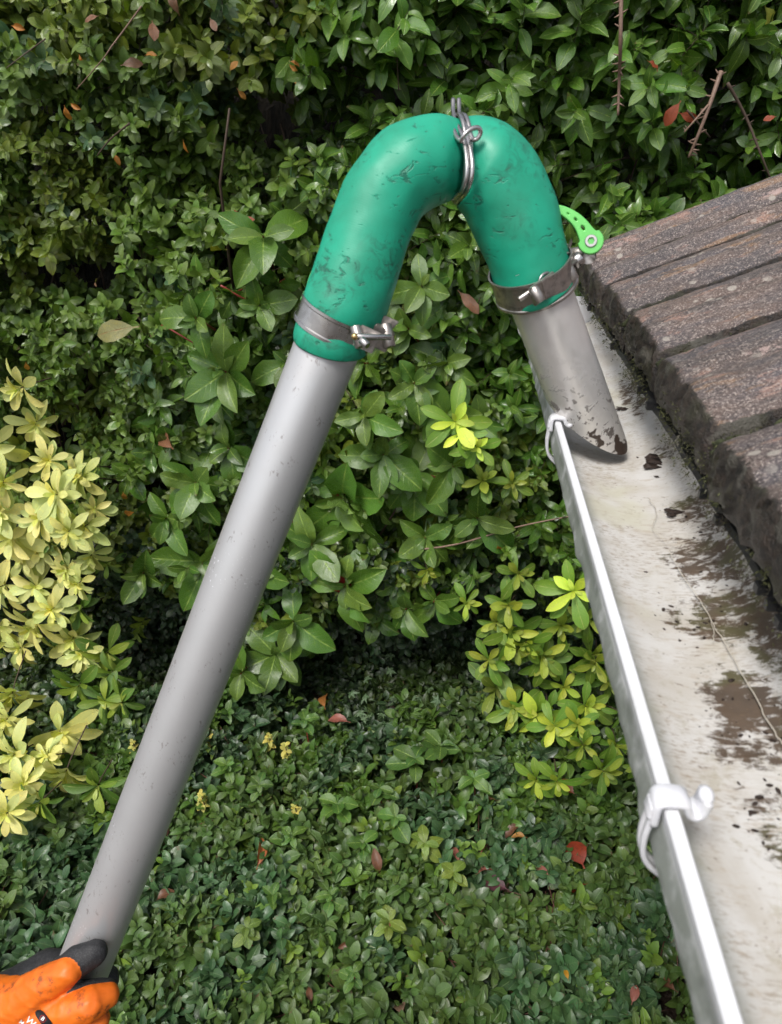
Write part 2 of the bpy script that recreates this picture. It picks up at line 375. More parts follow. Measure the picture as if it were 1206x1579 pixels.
# tiles: one object each; boundaries are the deep joints running up the slope
JO = [1.115, 1.035, .975, .890, .765, .622, .455, .292, .128, -.035, -.198, -.36, -.52, -.68, -.84]
TH = .024
def make_tile(y1, y0, course, k):
    W = y1 - y0; NS, NW = 56, 40
    s0 = course * .33 - .0; s1 = s0 + .345
    lift = .012 * course * 0 
    vs, fs, ed = [], [], []
    seed = k * 3.7 + course * 11
    jit = .004 * nz(seed, 1.3) + (0.004 if k in (3, 4) else 0)
    def top(s, t):
        u = t / W
        hgt = .0150 * (1 - math.exp(-max(0, t - .0035) / .0011)) * (1 - math.exp(-max(0, W - t) / .0075)) + .0105 * math.sin(math.pi * min(max(u, 0), 1)) ** .8
        hgt += .004 * math.exp(-((u - .30) / .10) ** 2) - .0045 * math.exp(-((u - .50) / .06) ** 2)
        return hgt
    for i in range(NS + 1):
        f = (i / NS) ** 1.7; s = lerp(s0, s1, f)
        for j in range(NW + 1):
            u = j / NW; u = .5 - .5 * math.cos(math.pi * u) if True else u
            t = .0022 + (W - .0044) * u
            h = top(s, t)
            q = E0 + US * s + UY * (y0 + t)
            n = nz(q.x, q.y, seed, 45) * .0016 + nz(q.x, q.y, seed, 150) * .0009
            front = math.exp(-(s - s0) / .006)
            rough = nz(q.y, 0, seed, 60) * .003 + nz(q.y, seed, 0, 170) * .003 + nz(q.y, seed, 5, 420) * .0022
            p = q + UN * (h + n - front * .0015 - (s - s0) * .028 + course * .0) + US * ((rough * .6 + jit) * math.exp(-(s - s0) / .02))
            vs.append(p)
            e = min(t, W - t)
            em = math.exp(-(s - s0) / .004) * .6 + (1.0 if t < .0062 else 0) + .75 * math.exp(-(W - t) / .003) + .15 * math.exp(-(s - s0) / .03)
            ed.append(min(1, em))
    for i in range(NS):
        for j in range(NW): a = i * (NW + 1) + j; fs.append((a, a + 1, a + NW + 2, a + NW + 1))
    # front face, rough and mossy
    base = len(vs); NF = 9
    for i in range(1, NF + 1):
        for j in range(NW + 1):
            p = vs[j].copy(); d = i / NF
            q = p - UZ * (TH + .0115) * d + UX * (-.003 * math.sin(d * 3.1) + .002 * d) + US * (nz(p.y, d * .03, seed, 60) * .003 + nz(p.y, d * .03, seed + 5, 160) * .003 + nz(p.y, d * .04, seed + 9, 420) * .0022)
            vs.append(q); ed.append(1)
    for i in range(NF):
        for j in range(NW):
            r0 = j if i == 0 else base + (i - 1) * (NW + 1) + j; r1 = base + i * (NW + 1) + j
            fs.append((r0, r1, r1 + 1, r0 + 1))
    # sides and underside
    top0 = [i * (NW + 1) for i in range(NS + 1)]; top1 = [i * (NW + 1) + NW for i in range(NS + 1)]
    lo0 = len(vs)
    for i in top0: vs.append(vs[i] - UN * TH); ed.append(1)
    lo1 = len(vs)
    for i in top1: vs.append(vs[i] - UN * TH); ed.append(1)
    for i in range(NS):
        fs.append((top0[i], top0[i + 1], lo0 + i + 1, lo0 + i)); fs.append((top1[i + 1], top1[i], lo1 + i, lo1 + i + 1)); fs.append((lo0 + i, lo0 + i + 1, lo1 + i + 1, lo1 + i))
    me = mesh('roof_tile', vs, fs)
    ca = me.attributes.new('Col', 'FLOAT_COLOR', 'POINT'); ca.data.foreach_set('color', np.repeat(np.array(ed, dtype=np.float32), 4))
    o = link('roof_tile', me, M_tile, roof)
    if course: 
        o.location = o.location + UN * .018 * course
for course in range(3):
    for k in range(len(JO) - 1): make_tile(JO[k], JO[k + 1], course, k)
# moss in the joints and along the tile ends
def lump(bm, c, rx, ry, rz, seed, n=3):
    r = bmesh.ops.create_icosphere(bm, subdivisions=n, radius=1)
    for v in r['verts']:
        d = v.co.copy(); k = 1 + .45 * nz(d.x, d.y, d.z + seed, 2.2) + .28 * nz(d.x, d.y, d.z + seed, 6)
        v.co = Vector(c) + US * d.x * rx * k + UY * d.y * ry * k + UN * d.z * rz * k
bm = bmesh.new()
for (k, s0, s1, hh, cnt) in ((1, .09, .13, .008, 8), (2, .20, .27, .006, 8), (1, .16, .18, .006, 4), (3, .0, .045, .008, 16), (4, .0, .05, .010, 18), (4, .05, .16, .0, 10), (5, .0, .04, .008, 10), (6, 0, .05, .008, 8), (2, 0, .03, .004, 6)):
    for i in range(int(cnt * 1.5)):
        s = random.uniform(s0, s1); y = JO[k + 1] + random.gauss(0, .0035)
        lump(bm, E0 + US * s + UY * y + UN * (.001 + random.random() * hh * .7), random.uniform(.003, .009), random.uniform(.0015, .0035), random.uniform(.002, .004), random.random() * 50, 2)
for i in range(420):
    y = random.uniform(-.2, 1.1); r_ = random.uniform(.0008, .0028); lump(bm, E0 + US * random.uniform(-.002, .006) + UY * y - UN * random.uniform(.006, .034), r_, r_ * random.uniform(.8, 2), r_, i * 1.7, 1)
link('moss', bm_mesh('moss', bm), M_moss, roof, 'stuff')
# ragged moss and soil fibres on the tile ends and in the mouths of the joints
vs, fs = [], []
def tuft(c, n, L_, sp):
    for i in range(n):
        b = c + Vector((random.gauss(0, sp), random.gauss(0, sp), random.gauss(0, sp))); d = Vector((random.gauss(-.5, .5), random.gauss(0, .6), random.gauss(.1, .6))).normalized()
        sd_ = d.cross(Vector((random.random(), random.random(), random.random()))).normalized() * random.uniform(.0003, .0007); k = len(vs)
        vs.extend([b - sd_, b + sd_, b + d * L_ * random.uniform(.4, 1.2)]); fs.append((k, k + 1, k + 2))
for i in range(900):
    y = random.uniform(-.15, 1.11)
    if nz(y, 2, 2, 14) < -.22: continue
    h_ = random.random(); tuft(E0 + UY * y + UN * .004 - UZ * (.036 * h_) - UX * random.uniform(.001, .007), 9, .0036, .0024)
for k in range(1, 11):
    for i in range(60):
        s_ = abs(random.gauss(0, .05 if k in (3, 4) else .03)); tuft(E0 + UY * (JO[k + 1] + random.uniform(-.004, .003)) + US * s_ + UN * random.uniform(0, .009), 7, .003, .0018)
for (k, a_, b_) in ((1, .08, .14), (2, .19, .28), (1, .16, .19)):
    for i in range(50): tuft(E0 + UY * (JO[k + 1] + random.uniform(-.004, .004)) + US * random.uniform(a_, b_) + UN * random.uniform(.002, .013), 7, .003, .002)
def mat_fibre():
    s = NT('moss_fibre'); o = s.obj(); n = s.noise(o, 38, 4, .6)
    col = s.mix(s.map(n, .38, .5), (.03, .022, .015), (.07, .075, .026)); col = s.mix(s.map(n, .56, .66), col, (.15, .14, .11))
    s.bsdf(Base_Color=col, Roughness=.85); return s.m
link('moss_fibres', mesh('moss_fibres', vs, fs, False), mat_fibre(), roof, 'stuff')

# ---- gutter
def arc(cx, cz, rx, rz, a0, a1, n): return [(cx + rx * math.cos(R(lerp(a0, a1, i / n))), cz + rz * math.sin(R(lerp(a0, a1, i / n)))) for i in range(n + 1)]
out_p = [(.0010, .0004), (0, -.0008), (0, -.0050), (.0004, -.0060), (-.0006, -.0165)] + arc(.0565, -.020, .0576, .0255, 184, 356, 22)[0:] + [(.115, -.012), (.115, .002)]
in_p = [(.1125, .002), (.1125, -.012)] + arc(.058, -.020, .0545, .0220, 356, 180, 22)[0:] + [(.0038, -.010), (.0038, -.0062), (.0056, -.0050), (.0058, -.0008), (.0049, .0004)]
prof = out_p + in_p
ys = [lerp(-1.2, 1.10, i / 420) for i in range(421)]
vs, fs = [], []
for y in ys:
    for k, (px_, pz_) in enumerate(prof):
        q = Vector((XL + px_, y, ZL + pz_))
        if 4 <= k <= 10:
            q.x -= max(0, nz(y, k * .02, 0, 42) + .25) * .0028 * min(1, (k - 3) / 3); q.z -= nz(y, k * .1, 9, 60) * .0012
        if k > 30: q.z += nz(q.x, y, 5, 9) * .0006
        vs.append(q)
m_ = len(prof)
for i in range(len(ys) - 1):
    for k in range(m_): a = i * m_ + k; b = i * m_ + (k + 1) % m_; fs.append((a, b, b + m_, a + m_))
fs.append(list(range(m_))[::-1]); e = (len(ys) - 1) * m_; fs.append([e + i for i in range(m_)])
def gy(px, py):
    q = onZ(px, py, ZL - .040); return q.y, q.x
STAINS = []
for (px_, py_, rpx, rpy, a) in ((1090, 868, 78, 46, .9), (1070, 795, 50, 28, .75), (1130, 955, 90, 46, 1.0), (1060, 950, 55, 30, .7), (1145, 1080, 72, 62, 1.1), (1195, 1110, 50, 60, 1.0), (1150, 1150, 80, 34, .8), (1200, 1300, 42, 44, .75), (975, 620, 24, 34, .7), (1025, 712, 28, 16, .6), (1150, 900, 50, 44, .7), (1185, 1010, 40, 50, .8), (1180, 1230, 50, 30, .6), (1110, 830, 30, 60, .6)):
    y_, x_ = gy(px_, py_); y2, _ = gy(px_, py_ - rpy); _, x2 = gy(px_ + rpx, py_)
    STAINS.append((y_, x_, abs(y2 - y_), abs(x2 - x_), a))
gut = thing('gutter', 'white plastic gutter with brown stained bed running under the tiles', 'gutter', (XL + .05, .3, ZL - .04))
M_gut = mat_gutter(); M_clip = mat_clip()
me = mesh('gutter_channel', vs, fs); bm = bmesh.new(); bm.from_mesh(me); bmesh.ops.recalc_face_normals(bm, faces=bm.faces)
for e in bm.edges:
    if len(e.link_faces) == 2 and e.calc_face_angle() > .5: e.smooth = False
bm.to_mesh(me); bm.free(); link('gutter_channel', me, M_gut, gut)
bm = bmesh.new()
for i in range(230):      # grit and leaf crumbs washed onto the bed
    y_, x_, ry_, rx_, a_ = random.choice(STAINS); x = x_ + random.gauss(0, rx_ * .45); y = y_ + random.gauss(0, ry_ * .55)
    if not (XL + .02 < x < XL + .10): continue
    u = (x - XL - .058) / .0545; z = ZL - .020 - .022 * math.sqrt(max(0, 1 - u * u)); q_ = .0003 + .0011 * random.random() ** 3
    s_ = bmesh.ops.create_icosphere(bm, subdivisions=1, radius=1); an = random.random() * 3.1
    for v in s_['verts']:
        d = v.co; X_ = d.x * q_ * 1.8; Y_ = d.y * q_; v.co = Vector((x + X_ * math.cos(an) - Y_ * math.sin(an), y + X_ * math.sin(an) + Y_ * math.cos(an), z + (d.z + .5) * q_ * .5))
gr_ = link('grit', bm_mesh('grit', bm), M_dirt, None, 'stuff'); tag(gr_, 'fine dark grit and crumbs scattered on the gutter bed', 'grit')
# end stop
bm = bmesh.new(); vv = [bm.verts.new((XL + a, 1.103, ZL + b)) for a, b in out_p]
bm.faces.new(vv); r = bmesh.ops.extrude_face_region(bm, geom=bm.faces[:]); 
for v in r['geom']:
    if isinstance(v, bmesh.types.BMVert): v.co.y += .004
link('end_stop', bm_mesh('end_stop', bm, False), M_clip, gut)
# brackets: hook over the lip, arm into the channel, strap down the outside
def strip(bm, line, y, hw_, th):
    pts = catmull([(a, b) for a, b in line], 5); L = []; c = min(th * .28, hw_ * .5)
    for i, p in enumerate(pts):
        a = pts[max(i - 1, 0)]; b = pts[min(i + 1, len(pts) - 1)]; d = Vector((b[0] - a[0], b[1] - a[1])).normalized(); n = Vector((-d.y, d.x))
        q = [(-th / 2, -hw_ + c), (-th / 2 + c, -hw_), (th / 2 - c, -hw_), (th / 2, -hw_ + c), (th / 2, hw_ - c), (th / 2 - c, hw_), (-th / 2 + c, hw_), (-th / 2, hw_ - c)]
        L.append([bm.verts.new((XL + p[0] + u * n.x, y + t, ZL + p[1] + u * n.y)) for u, t in q])
    for i in range(len(L) - 1):
        for k in range(8): bm.faces.new((L[i][k], L[i][(k + 1) % 8], L[i + 1][(k + 1) % 8], L[i + 1][k]))
    bm.faces.new(L[0][::-1]); bm.faces.new(L[-1])
for (y, lab) in ((.213, 'white bracket hooked over the gutter lip, the near and blurred one'), (.622, 'white bracket hooked over the gutter lip just beside the nozzle'), (1.03, None), (-.2, None)):
    bm = bmesh.new()
    strip(bm, [(-.0028, -.009), (-.0028, .0005), (-.0005, .0030), (.004, .0034), (.0078, .0024), (.0098, -.0018), (.0122, -.0033), (.0146, -.0018), (.0155, .0025), (.0158, .0050)], y, .0054, .0034)
    r = bmesh.ops.create_uvsphere(bm, u_segments=14, v_segments=8, radius=.0034)
    for v in r['verts']: v.co = Vector((v.co.x * .9, v.co.y * 1.25, v.co.z)) + Vector((XL + .0158, y, ZL + .0052))
    b_ = link('bracket', bm_mesh('bracket', bm), M_clip, gut)
    if lab: b_['label'] = lab
    bm = bmesh.new()
    for t in (-.0042, .0042):
        strip(bm, [(-.0032, .000), (-.0040, -.010), (-.0046, -.020), (-.0026, -.031), (.005, -.040), (.02, -.0485), (.05, -.051), (.09, -.045), (.118, -.03), (.121, -.005)], y + t * .6, .0016, .0024)
    strip(bm, [(-.0035, -.0005), (-.0044, -.006)], y, .0045, .0030)
    bmesh.ops.recalc_face_normals(bm, faces=bm.faces)
    link('bracket_strap', bm_mesh('bracket_strap', bm), M_clip, gut)

# debris and pale root lying in the gutter
def clump(px_, py_, r, label, seed):
    c = onZ(px_, py_, ZL - .0375); bm = bmesh.new()
    for i in range(9):
        a = random.random() * 6.28; q = random.random() * r
        rr = r * random.uniform(.2, .42); s_ = bmesh.ops.create_icosphere(bm, subdivisions=2, radius=1)
        for v in s_['verts']:
            d = v.co.copy(); k = 1 + .7 * nz(d.x + seed, d.y, d.z, 1.8); v.co = c + Vector((math.cos(a) * q * 1.5, math.sin(a) * q * .8, 0)) + Vector((d.x * 1.4, d.y * .8, d.z * .35 + .2)) * rr * k
    o = link('debris_clump', bm_mesh('debris_clump', bm), M_dirt); tag(o, label, 'debris', 'clumps of wet debris in the gutter')
clump(1022, 715, .015, 'flat dark clump of wet debris in the gutter just below the nozzle tip', 1)
clump(1040, 790, .008, 'round dark crumb of debris in the gutter beside the tile edge, above the brown stains', 2)
clump(958, 630, .006, 'small dark crumb of debris between the nozzle and the tile edge', 3)
clump(1012, 735, .002, 'tiny speck of debris in the gutter under the flat dark clump', 4)
def root(name, pts, r, label):
    q = [onZ(a, b, ZL - .0385) for a, b in pts]; q = [Vector(v) for v in catmull([tuple(v) for v in q], 6)]
    q = [v + Vector((nz(i, 1, 0, .7) * .0012, nz(i, 7, 0, .7) * .001, .0012)) for i, v in enumerate(q)]
    bm = bmesh.new(); tube(bm, q, [r * (1 - .5 * i / len(q)) for i in range(len(q))], 6); o = link(name, bm_mesh(name, bm), M_root); tag(o, label, 'root')
root('dried_root', [(1206, 1150), (1178, 1105), (1150, 1052), (1120, 1000), (1100, 965), (1075, 922), (1048, 882), (1032, 850)], .00038, 'long thin pale root lying along the stained gutter bed')
root('dried_root', [(1100, 990), (1098, 965), (1080, 930)], .00028, 'short pale root forking off the long one beside the brown stain')
root('dried_root', [(1000, 770), (1012, 790), (1006, 815), (1028, 840)], .0003, 'thin curled pale root in the gutter above the brown stains')

# ================================================================== VACUUM TOOL
tool = thing('gutter_vacuum_pole', 'grey gutter cleaning pole with bent green hose and scoop nozzle in the gutter', 'cleaning tool', P(508, 533, .59))
TOCAM = (CM.to_3x3() @ Vector((0, 0, 1))).normalized()
RIGHT = (CM.to_3x3() @ Vector((1, 0, 0))).normalized(); UPI = (CM.to_3x3() @ Vector((0, 1, 0))).normalized()
PA, PB = P(509, 525, .590), P(165, 1400, .722)
pd = (PB - PA).normalized(); PR = .026
bm = bmesh.new()
L = (PB - PA).length + .16
tube(bm, [PA + pd * L * i / 60 for i in range(61)], PR, 64)
link('pole', bm_mesh('pole', bm), M_pole, tool)
# hose
SEC = [(507, 531, 56, .588, .26), (509, 524, 58.5, .587, .26), (518, 500, 59.5, .585, .26), (533, 466, 65, .581, .20), (552, 412, 64, .576, .12), (571, 355, 62.5, .572, .05), (596, 300, 64, .570, 0), (628, 264, 67, .570, 0),
       (662, 249, 65, .572, 0), (688, 246, 61, .575, 0), (706, 246, 54.5, .577, 0), (722, 247, 61.5, .578, 0), (745, 258, 69, .580, 0), (769, 284, 69.5, .584, 0), (788, 322, 67, .590, -.05), (803, 365, 64, .596, -.15), (814, 398, 62, .601, -.34), (821, 424, 61, .605, -.44), (826, 442, 59, .608, -.44), (828, 448, 56, .609, -.44)]
ss = catmull(SEC, 7); n_ = 56
cen = [P(s[0], s[1], s[3]) for s in ss]
rings, vs = [], []
def ring_frame(i):
    t = (cen[min(i + 1, len(cen) - 1)] - cen[max(i - 1, 0)]).normalized()
    V_ = (cam.location - cen[i]).normalized()
    t = (t + V_ * ss[i][4]).normalized()
    inpl = V_.cross(t).normalized()
    return t, inpl, t.cross(inpl).normalized()
for i, s in enumerate(ss):
    t, a, b = ring_frame(i); hw_ = s[2] * s[3] / FPX
    kd = abs(s[0] - 708)
    dep = hw_ * (1 if kd > 40 else lerp(.80, 1, kd / 40))
    for k in range(n_):
        th = 2 * math.pi * k / n_; p = cen[i] + a * math.cos(th) * hw_ + b * math.sin(th) * dep
        nrm = (p - cen[i]).normalized()
        p += nrm * (.0018 * nz(p.x, p.y, p.z, 24) + .0008 * nz(p.x, p.y, p.z, 50) + .0004 * nz(p.x, p.y, p.z, 90))
        vs.append(p)
fs = [(i * n_ + k, i * n_ + (k + 1) % n_, (i + 1) * n_ + (k + 1) % n_, (i + 1) * n_ + k) for i in range(len(ss) - 1) for k in range(n_)]
# rolled-in ends so the hose wall has a thickness
for (i, sgn) in ((0, 1), (len(ss) - 1, -1)):
    b0 = len(vs); t, a, b = ring_frame(i)
    for k in range(n_):
        p = vs[i * n_ + k]; vs.append(cen[i] + (p - cen[i]) * .84)
    b1 = len(vs)
    for k in range(n_): vs.append(vs[b0 + k] + t * sgn * .02)
    for k in range(n_):
        fs.append((i * n_ + k, i * n_ + (k + 1) % n_, b0 + (k + 1) % n_, b0 + k)); fs.append((b0 + k, b0 + (k + 1) % n_, b1 + (k + 1) % n_, b1 + k))
me = mesh('hose_bend', vs, fs); uvl = me.uv_layers.new(name='UVMap')
lv = np.empty(len(me.loops), dtype=np.int32); me.loops.foreach_get('vertex_index', lv)
ln = [0]
for i in range(1, len(cen)): ln.append(ln[-1] + (cen[i] - cen[i - 1]).length)
uvv = np.zeros((len(vs), 2), dtype=np.float32)
for i in range(len(ss)): uvv[i * n_:(i + 1) * n_, 1] = ln[i] * 10; uvv[i * n_:(i + 1) * n_, 0] = np.arange(n_) / n_
uvl.data.foreach_set('uv', uvv[lv].ravel())
bm = bmesh.new(); bm.from_mesh(me); bmesh.ops.recalc_face_normals(bm, faces=bm.faces); bm.to_mesh(me); bm.free(); smooth(me)
link('hose_bend', me, M_hose, tool)
# hose clamps
def near_sec(x, y): return min(range(len(ss)), key=lambda i: (ss[i][0] - x) ** 2 + (ss[i][1] - y) ** 2)
def band(i, wdt, extra, mat, par, lipw=.0015, squash=1.0):
    t, a, b = ring_frame(i); hw_ = ss[i][2] * ss[i][3] / FPX + extra; vs, fs = [], []; n = 72
    pr = [(-wdt / 2, 0), (-wdt / 2, .0014), (-wdt / 2 + .0022, .0014), (-wdt / 2 + .003, .0006), (wdt / 2 - .003, .0006), (wdt / 2 - .0022, .0014), (wdt / 2, .0014), (wdt / 2, 0)]
    for k in range(n):
        th = 2 * math.pi * k / n
        rad = a * math.cos(th) + b * math.sin(th)
        for (u, h) in pr: vs.append(cen[i] + rad * (hw_ + h + .0006 * nz(math.cos(th), math.sin(th), 3, 2)) + t * u)
    m = len(pr)
    for k in range(n):
        for j in range(m): fs.append((k * m + j, k * m + (j + 1) % m, ((k + 1) % n) * m + (j + 1) % m, ((k + 1) % n) * m + j))
    me = mesh('clamp_band', vs, fs); smooth(me, True)
    bm = bmesh.new(); bm.from_mesh(me); bmesh.ops.recalc_face_normals(bm, faces=bm.faces)
    for e in bm.edges:
        if len(e.link_faces) == 2 and e.calc_face_angle() > .6: e.smooth = False
    bm.to_mesh(me); bm.free()
    return link('clamp_band', me, mat, par), t, a, b, hw_
i1 = near_sec(519, 497)
lb, t1, a1, b1_, h1 = band(i1, .0190, .0008, M_steel, tool)
lb['label'] = 'stainless clamp band at the pole end of the green hose'
def cp(px_, py_, Z): return P(px_, py_, Z)
def bolt(parent, a, b, r, mat, name='clamp_bolt', n=20, bev=.0006):
    bm = bmesh.new(); cyl(bm, a, b, r, n, bev); return link(name, bm_mesh(name, bm), mat, parent)
# left clamp hardware: folded lugs, trunnion, T-bolt with brass nut
ax = (P(600, 535, .57) - P(545, 510, .57)).normalized(); ay = t1; az = ax.cross(ay).normalized()
bm = bmesh.new(); box(bm, P(566, 523, .556), ax, ay, az, .0080, .0085, .0012, .0005); box(bm, P(588, 521, .566), (ax - TOCAM * .5).normalized(), ay, az, .0085, .0080, .0035, .0008)
box(bm, P(599, 497, .575), ax, (ay + ax * .3).normalized(), az, .0062, .0040, .0015, .0006); link('clamp_lug', bm_mesh('clamp_lug', bm, False), M_grimsteel, lb)
bolt(lb, P(556, 536, .553), P(548, 503, .552), .0042, M_grimsteel, 'trunnion')
bolt(lb, P(601, 536, .566), P(594, 500, .565), .0048, M_grimsteel, 'trunnion')
bolt(lb, P(548, 519, .546), P(603, 520, .556), .0022, M_steel, 'clamp_bolt')
bolt(lb, P(557, 523, .545), P(567, 534, .543), .0030, M_steel, 'clamp_bolt')
bm = bmesh.new(); bmesh.ops.create_uvsphere(bm, u_segments=18, v_segments=12, radius=.0026)
for v in bm.verts: v.co += P(547, 519, .5455)
link('brass_nut', bm_mesh('brass_nut', bm), M_brass, lb)

# cam lever built flat with its three holes
def lever(pivot, scale, rotdir, parent, Z, mirror=1):
    cu = bpy.data.curves.new('cam_lever', 'CURVE'); cu.dimensions = '2D'; cu.fill_mode = 'BOTH'
    cu.extrude = .0024; cu.bevel_depth = .0009; cu.bevel_resolution = 2
    axis = [(911, 373, 15), (904, 361, 11), (897, 349, 8.8), (888, 338.5, 7.4), (876, 329, 6), (864, 322.5, 4.6), (850, 319.5, 3.2)]
    ap = catmull(axis, 5); k = Z / FPX
    def loc(x, y): return ((x - 911) * k * mirror, -(y - 373) * k)
    lf, rt = [], []
    for i, p in enumerate(ap):
        if i < 3: continue
        a = ap[max(i - 1, 0)]; b = ap[min(i + 1, len(ap) - 1)]; d = Vector((b[0] - a[0], b[1] - a[1])).normalized()
        lf.append((p[0] + d.y * p[2], p[1] - d.x * p[2])); rt.append((p[0] - d.y * p[2], p[1] + d.x * p[2]))
    d0 = math.atan2(rt[0][1] - 373, rt[0][0] - 911); d1 = math.atan2(lf[0][1] - 373, lf[0][0] - 911)
    while d1 < d0: d1 += 2 * math.pi
    if not (d1 - d0 > math.pi): d0, d1 = d0, d1 - 2 * math.pi
    circ = [(911 + 17.5 * math.cos(lerp(d0, d1, i / 28)), 373 + 17.5 * math.sin(lerp(d0, d1, i / 28))) for i in range(1, 28)]
    outl = rt[::-1] + circ + lf
    polys = [outl]
    for (hx, hy, ra, rb, an) in ((899, 352.5, 4.0, 6.0, -.55), (888, 339, 3.2, 4.6, -.75), (876.5, 329.8, 2.2, 3.6, -.95)):
        polys.append([(hx + math.cos(q) * ra * math.cos(an) - math.sin(q) * rb * math.sin(an), hy + math.cos(q) * ra * math.sin(an) + math.sin(q) * rb * math.cos(an)) for q in [2 * math.pi * i / 18 for i in range(18)]])
    for pl in polys:
        sp = cu.splines.new('POLY'); sp.points.add(len(pl) - 1); sp.use_cyclic_u = True
        for i, p in enumerate(pl): x, y = loc(*p); sp.points[i].co = (x, y, 0, 1)
    tmp = bpy.data.objects.new('tmp', cu); C.objects.link(tmp)
    me = bpy.data.meshes.new_from_object(tmp.evaluated_get(bpy.context.evaluated_depsgraph_get())); bpy.data.objects.remove(tmp)
    mw = Matrix.Translation(pivot) @ rotdir.to_4x4() @ Matrix.Scale(scale, 4)
    me.transform(mw); me.name = 'cam_lever'
    o = link('cam_lever', me, M_lever, parent); return o
cam3 = CM.to_3x3()
i2 = near_sec(821, 426)
rb_, t2, a2, b2_, h2 = band(i2, .0250, .0008, M_grimsteel, tool)
rb_['label'] = 'dirty steel clamp band at the nozzle end of the green hose'
PIV = P(911, 373, .585)
lv_ = lever(PIV, 1, cam3 @ Matrix.Rotation(R(-12), 3, 'Y') @ Matrix.Rotation(R(8), 3, 'X'), rb_, .585)
lv_['label'] = 'bright green cam lever with three holes'
fr = cam3 @ Matrix.Rotation(R(-12), 3, 'Y') @ Matrix.Rotation(R(8), 3, 'X')
FZ = fr @ Vector((0, 0, 1)); FX = fr @ Vector((1, 0, 0)); FY = fr @ Vector((0, 1, 0))
bm = bmesh.new()     # socket head: outer ring, hex recess
nn = 24
def rg(r, h, hexa=False):
    L_ = []
    for k in range(nn):
        th = 2 * math.pi * k / nn
        rr = r if not hexa else r * math.cos(math.pi / 6) / math.cos((th % (math.pi / 3)) - math.pi / 6)
        L_.append(bm.verts.new(PIV + FX * math.cos(th) * rr + FY * math.sin(th) * rr + FZ * h))
    return L_
prs = [rg(.0048, .001), rg(.0048, .0042), rg(.0044, .0047), rg(.0029, .0047, True), rg(.0027, .0016, True)]
for i in range(len(prs) - 1):
    for k in range(nn): bm.faces.new((prs[i][k], prs[i][(k + 1) % nn], prs[i + 1][(k + 1) % nn], prs[i + 1][k]))
bm.faces.new(prs[-1])
me = bm_mesh('lever_bolt', bm, False); link('lever_bolt', me, M_steel, rb_)
bolt(rb_, P(905, 388, .592), P(880, 392, .598), .0048, M_grimsteel, 'lever_barrel')
bolt(rb_, P(897, 396, .590), P(884, 406, .592), .0055, M_steel, 'lever_washer')
bolt(rb_, P(905, 386, .596), P(908, 398, .590), .0062, M_grimsteel, 'lever_barrel')
bolt(rb_, P(889, 402, .588), P(800, 462, .575), .0022, M_grimsteel, 'clamp_bolt')
bolt(rb_, P(872, 405, .588), P(885, 432, .590), .0045, M_grimsteel, 'trunnion')
bolt(rb_, P(822, 444, .571), P(834, 466, .572), .0042, M_grimsteel, 'trunnion')
bolt(rb_, P(866, 418, .583), P(855, 430, .580), .0036, M_grimsteel, 'clamp_nut')
bm = bmesh.new(); a_ = (P(880, 400, .585) - P(830, 440, .575)).normalized(); c_ = t2
for (x, y, Z, hx, hy) in ((846, 440, .577, .0075, .0080), (874, 420, .588, .0062, .0085), (829, 452, .5745, .0060, .0080)):
    box(bm, P(x, y, Z), a_, c_, a_.cross(c_).normalized(), hx, hy, .0016, .0006)
link('clamp_lug', bm_mesh('clamp_lug', bm, False), M_grimsteel, rb_)
for (x, y, Z) in ((840, 430, .576), (872, 400, .587)):     # bright folded loops
    bm = bmesh.new(); pts = []
    for i in range(25):
        th = 2 * math.pi * i / 24; pts.append(P(x, y, Z) + a_ * math.cos(th) * .0060 + c_ * math.sin(th) * .0042)
    tube(bm, pts, .0011, 8, False); link('clamp_loop', bm_mesh('clamp_loop', bm), M_steel, rb_)
bm = bmesh.new(); q = P(878, 393, .588)     # upper strap end standing off the hose
box(bm, P(876, 384, .592), (P(880, 375, .59) - P(872, 395, .59)).normalized(), c_, a_, .007, .002, .0012, .0004)
link('strap_end', bm_mesh('strap_end', bm, False), M_steel, rb_)
# left clamp's lever, only its green tip shows past the hose
l2 = lever(P(481, 464, .612), 1, cam3 @ Matrix.Rotation(R(150), 3, 'Y') @ Matrix.Rotation(R(-20), 3, 'Z'), lb, .585); l2['label'] = 'green cam lever half hidden behind the hose'

# nozzle: metal tube cut to a scoop
NA, NB = P(826, 438, .607), P(908, 655, .672)
nd_ = (NB - NA).normalized(); nr = .0262
na_ = TOCAM.cross(nd_).normalized(); 
if na_.dot(RIGHT) < 0: na_ = -na_
nb_ = nd_.cross(na_).normalized()
if nb_.dot(TOCAM) < 0: nb_ = -nb_
NLEN = (NB - NA).length
def noz(ro, flip):
    out = []
    for i in range(41):
        f = i / 40; row = []
        for k in range(64):
            th = 2 * math.pi * k / 64; le = NLEN + .0305 * math.cos(th) - .0150 * max(0, math.cos(th)) ** 5 + .024 * math.sin(th) - .004
            p = NA - nd_ * .02 + nd_ * (le + .02) * f + (na_ * math.cos(th) + nb_ * math.sin(th)) * ro
            row.append(p)
        out.append(row)
    return out
o_, i_ = noz(nr, 0), noz(nr - .0014, 1); vs = [p for r in o_ for p in r] + [p for r in i_ for p in r]; fs = []
B = 41 * 64
for i in range(40):
    for k in range(64):
        k2 = (k + 1) % 64; fs.append((i * 64 + k, i * 64 + k2, (i + 1) * 64 + k2, (i + 1) * 64 + k)); fs.append((B + i * 64 + k2, B + i * 64 + k, B + (i + 1) * 64 + k, B + (i + 1) * 64 + k2))
for k in range(64): k2 = (k + 1) % 64; fs.append((40 * 64 + k, 40 * 64 + k2, B + 40 * 64 + k2, B + 40 * 64 + k))
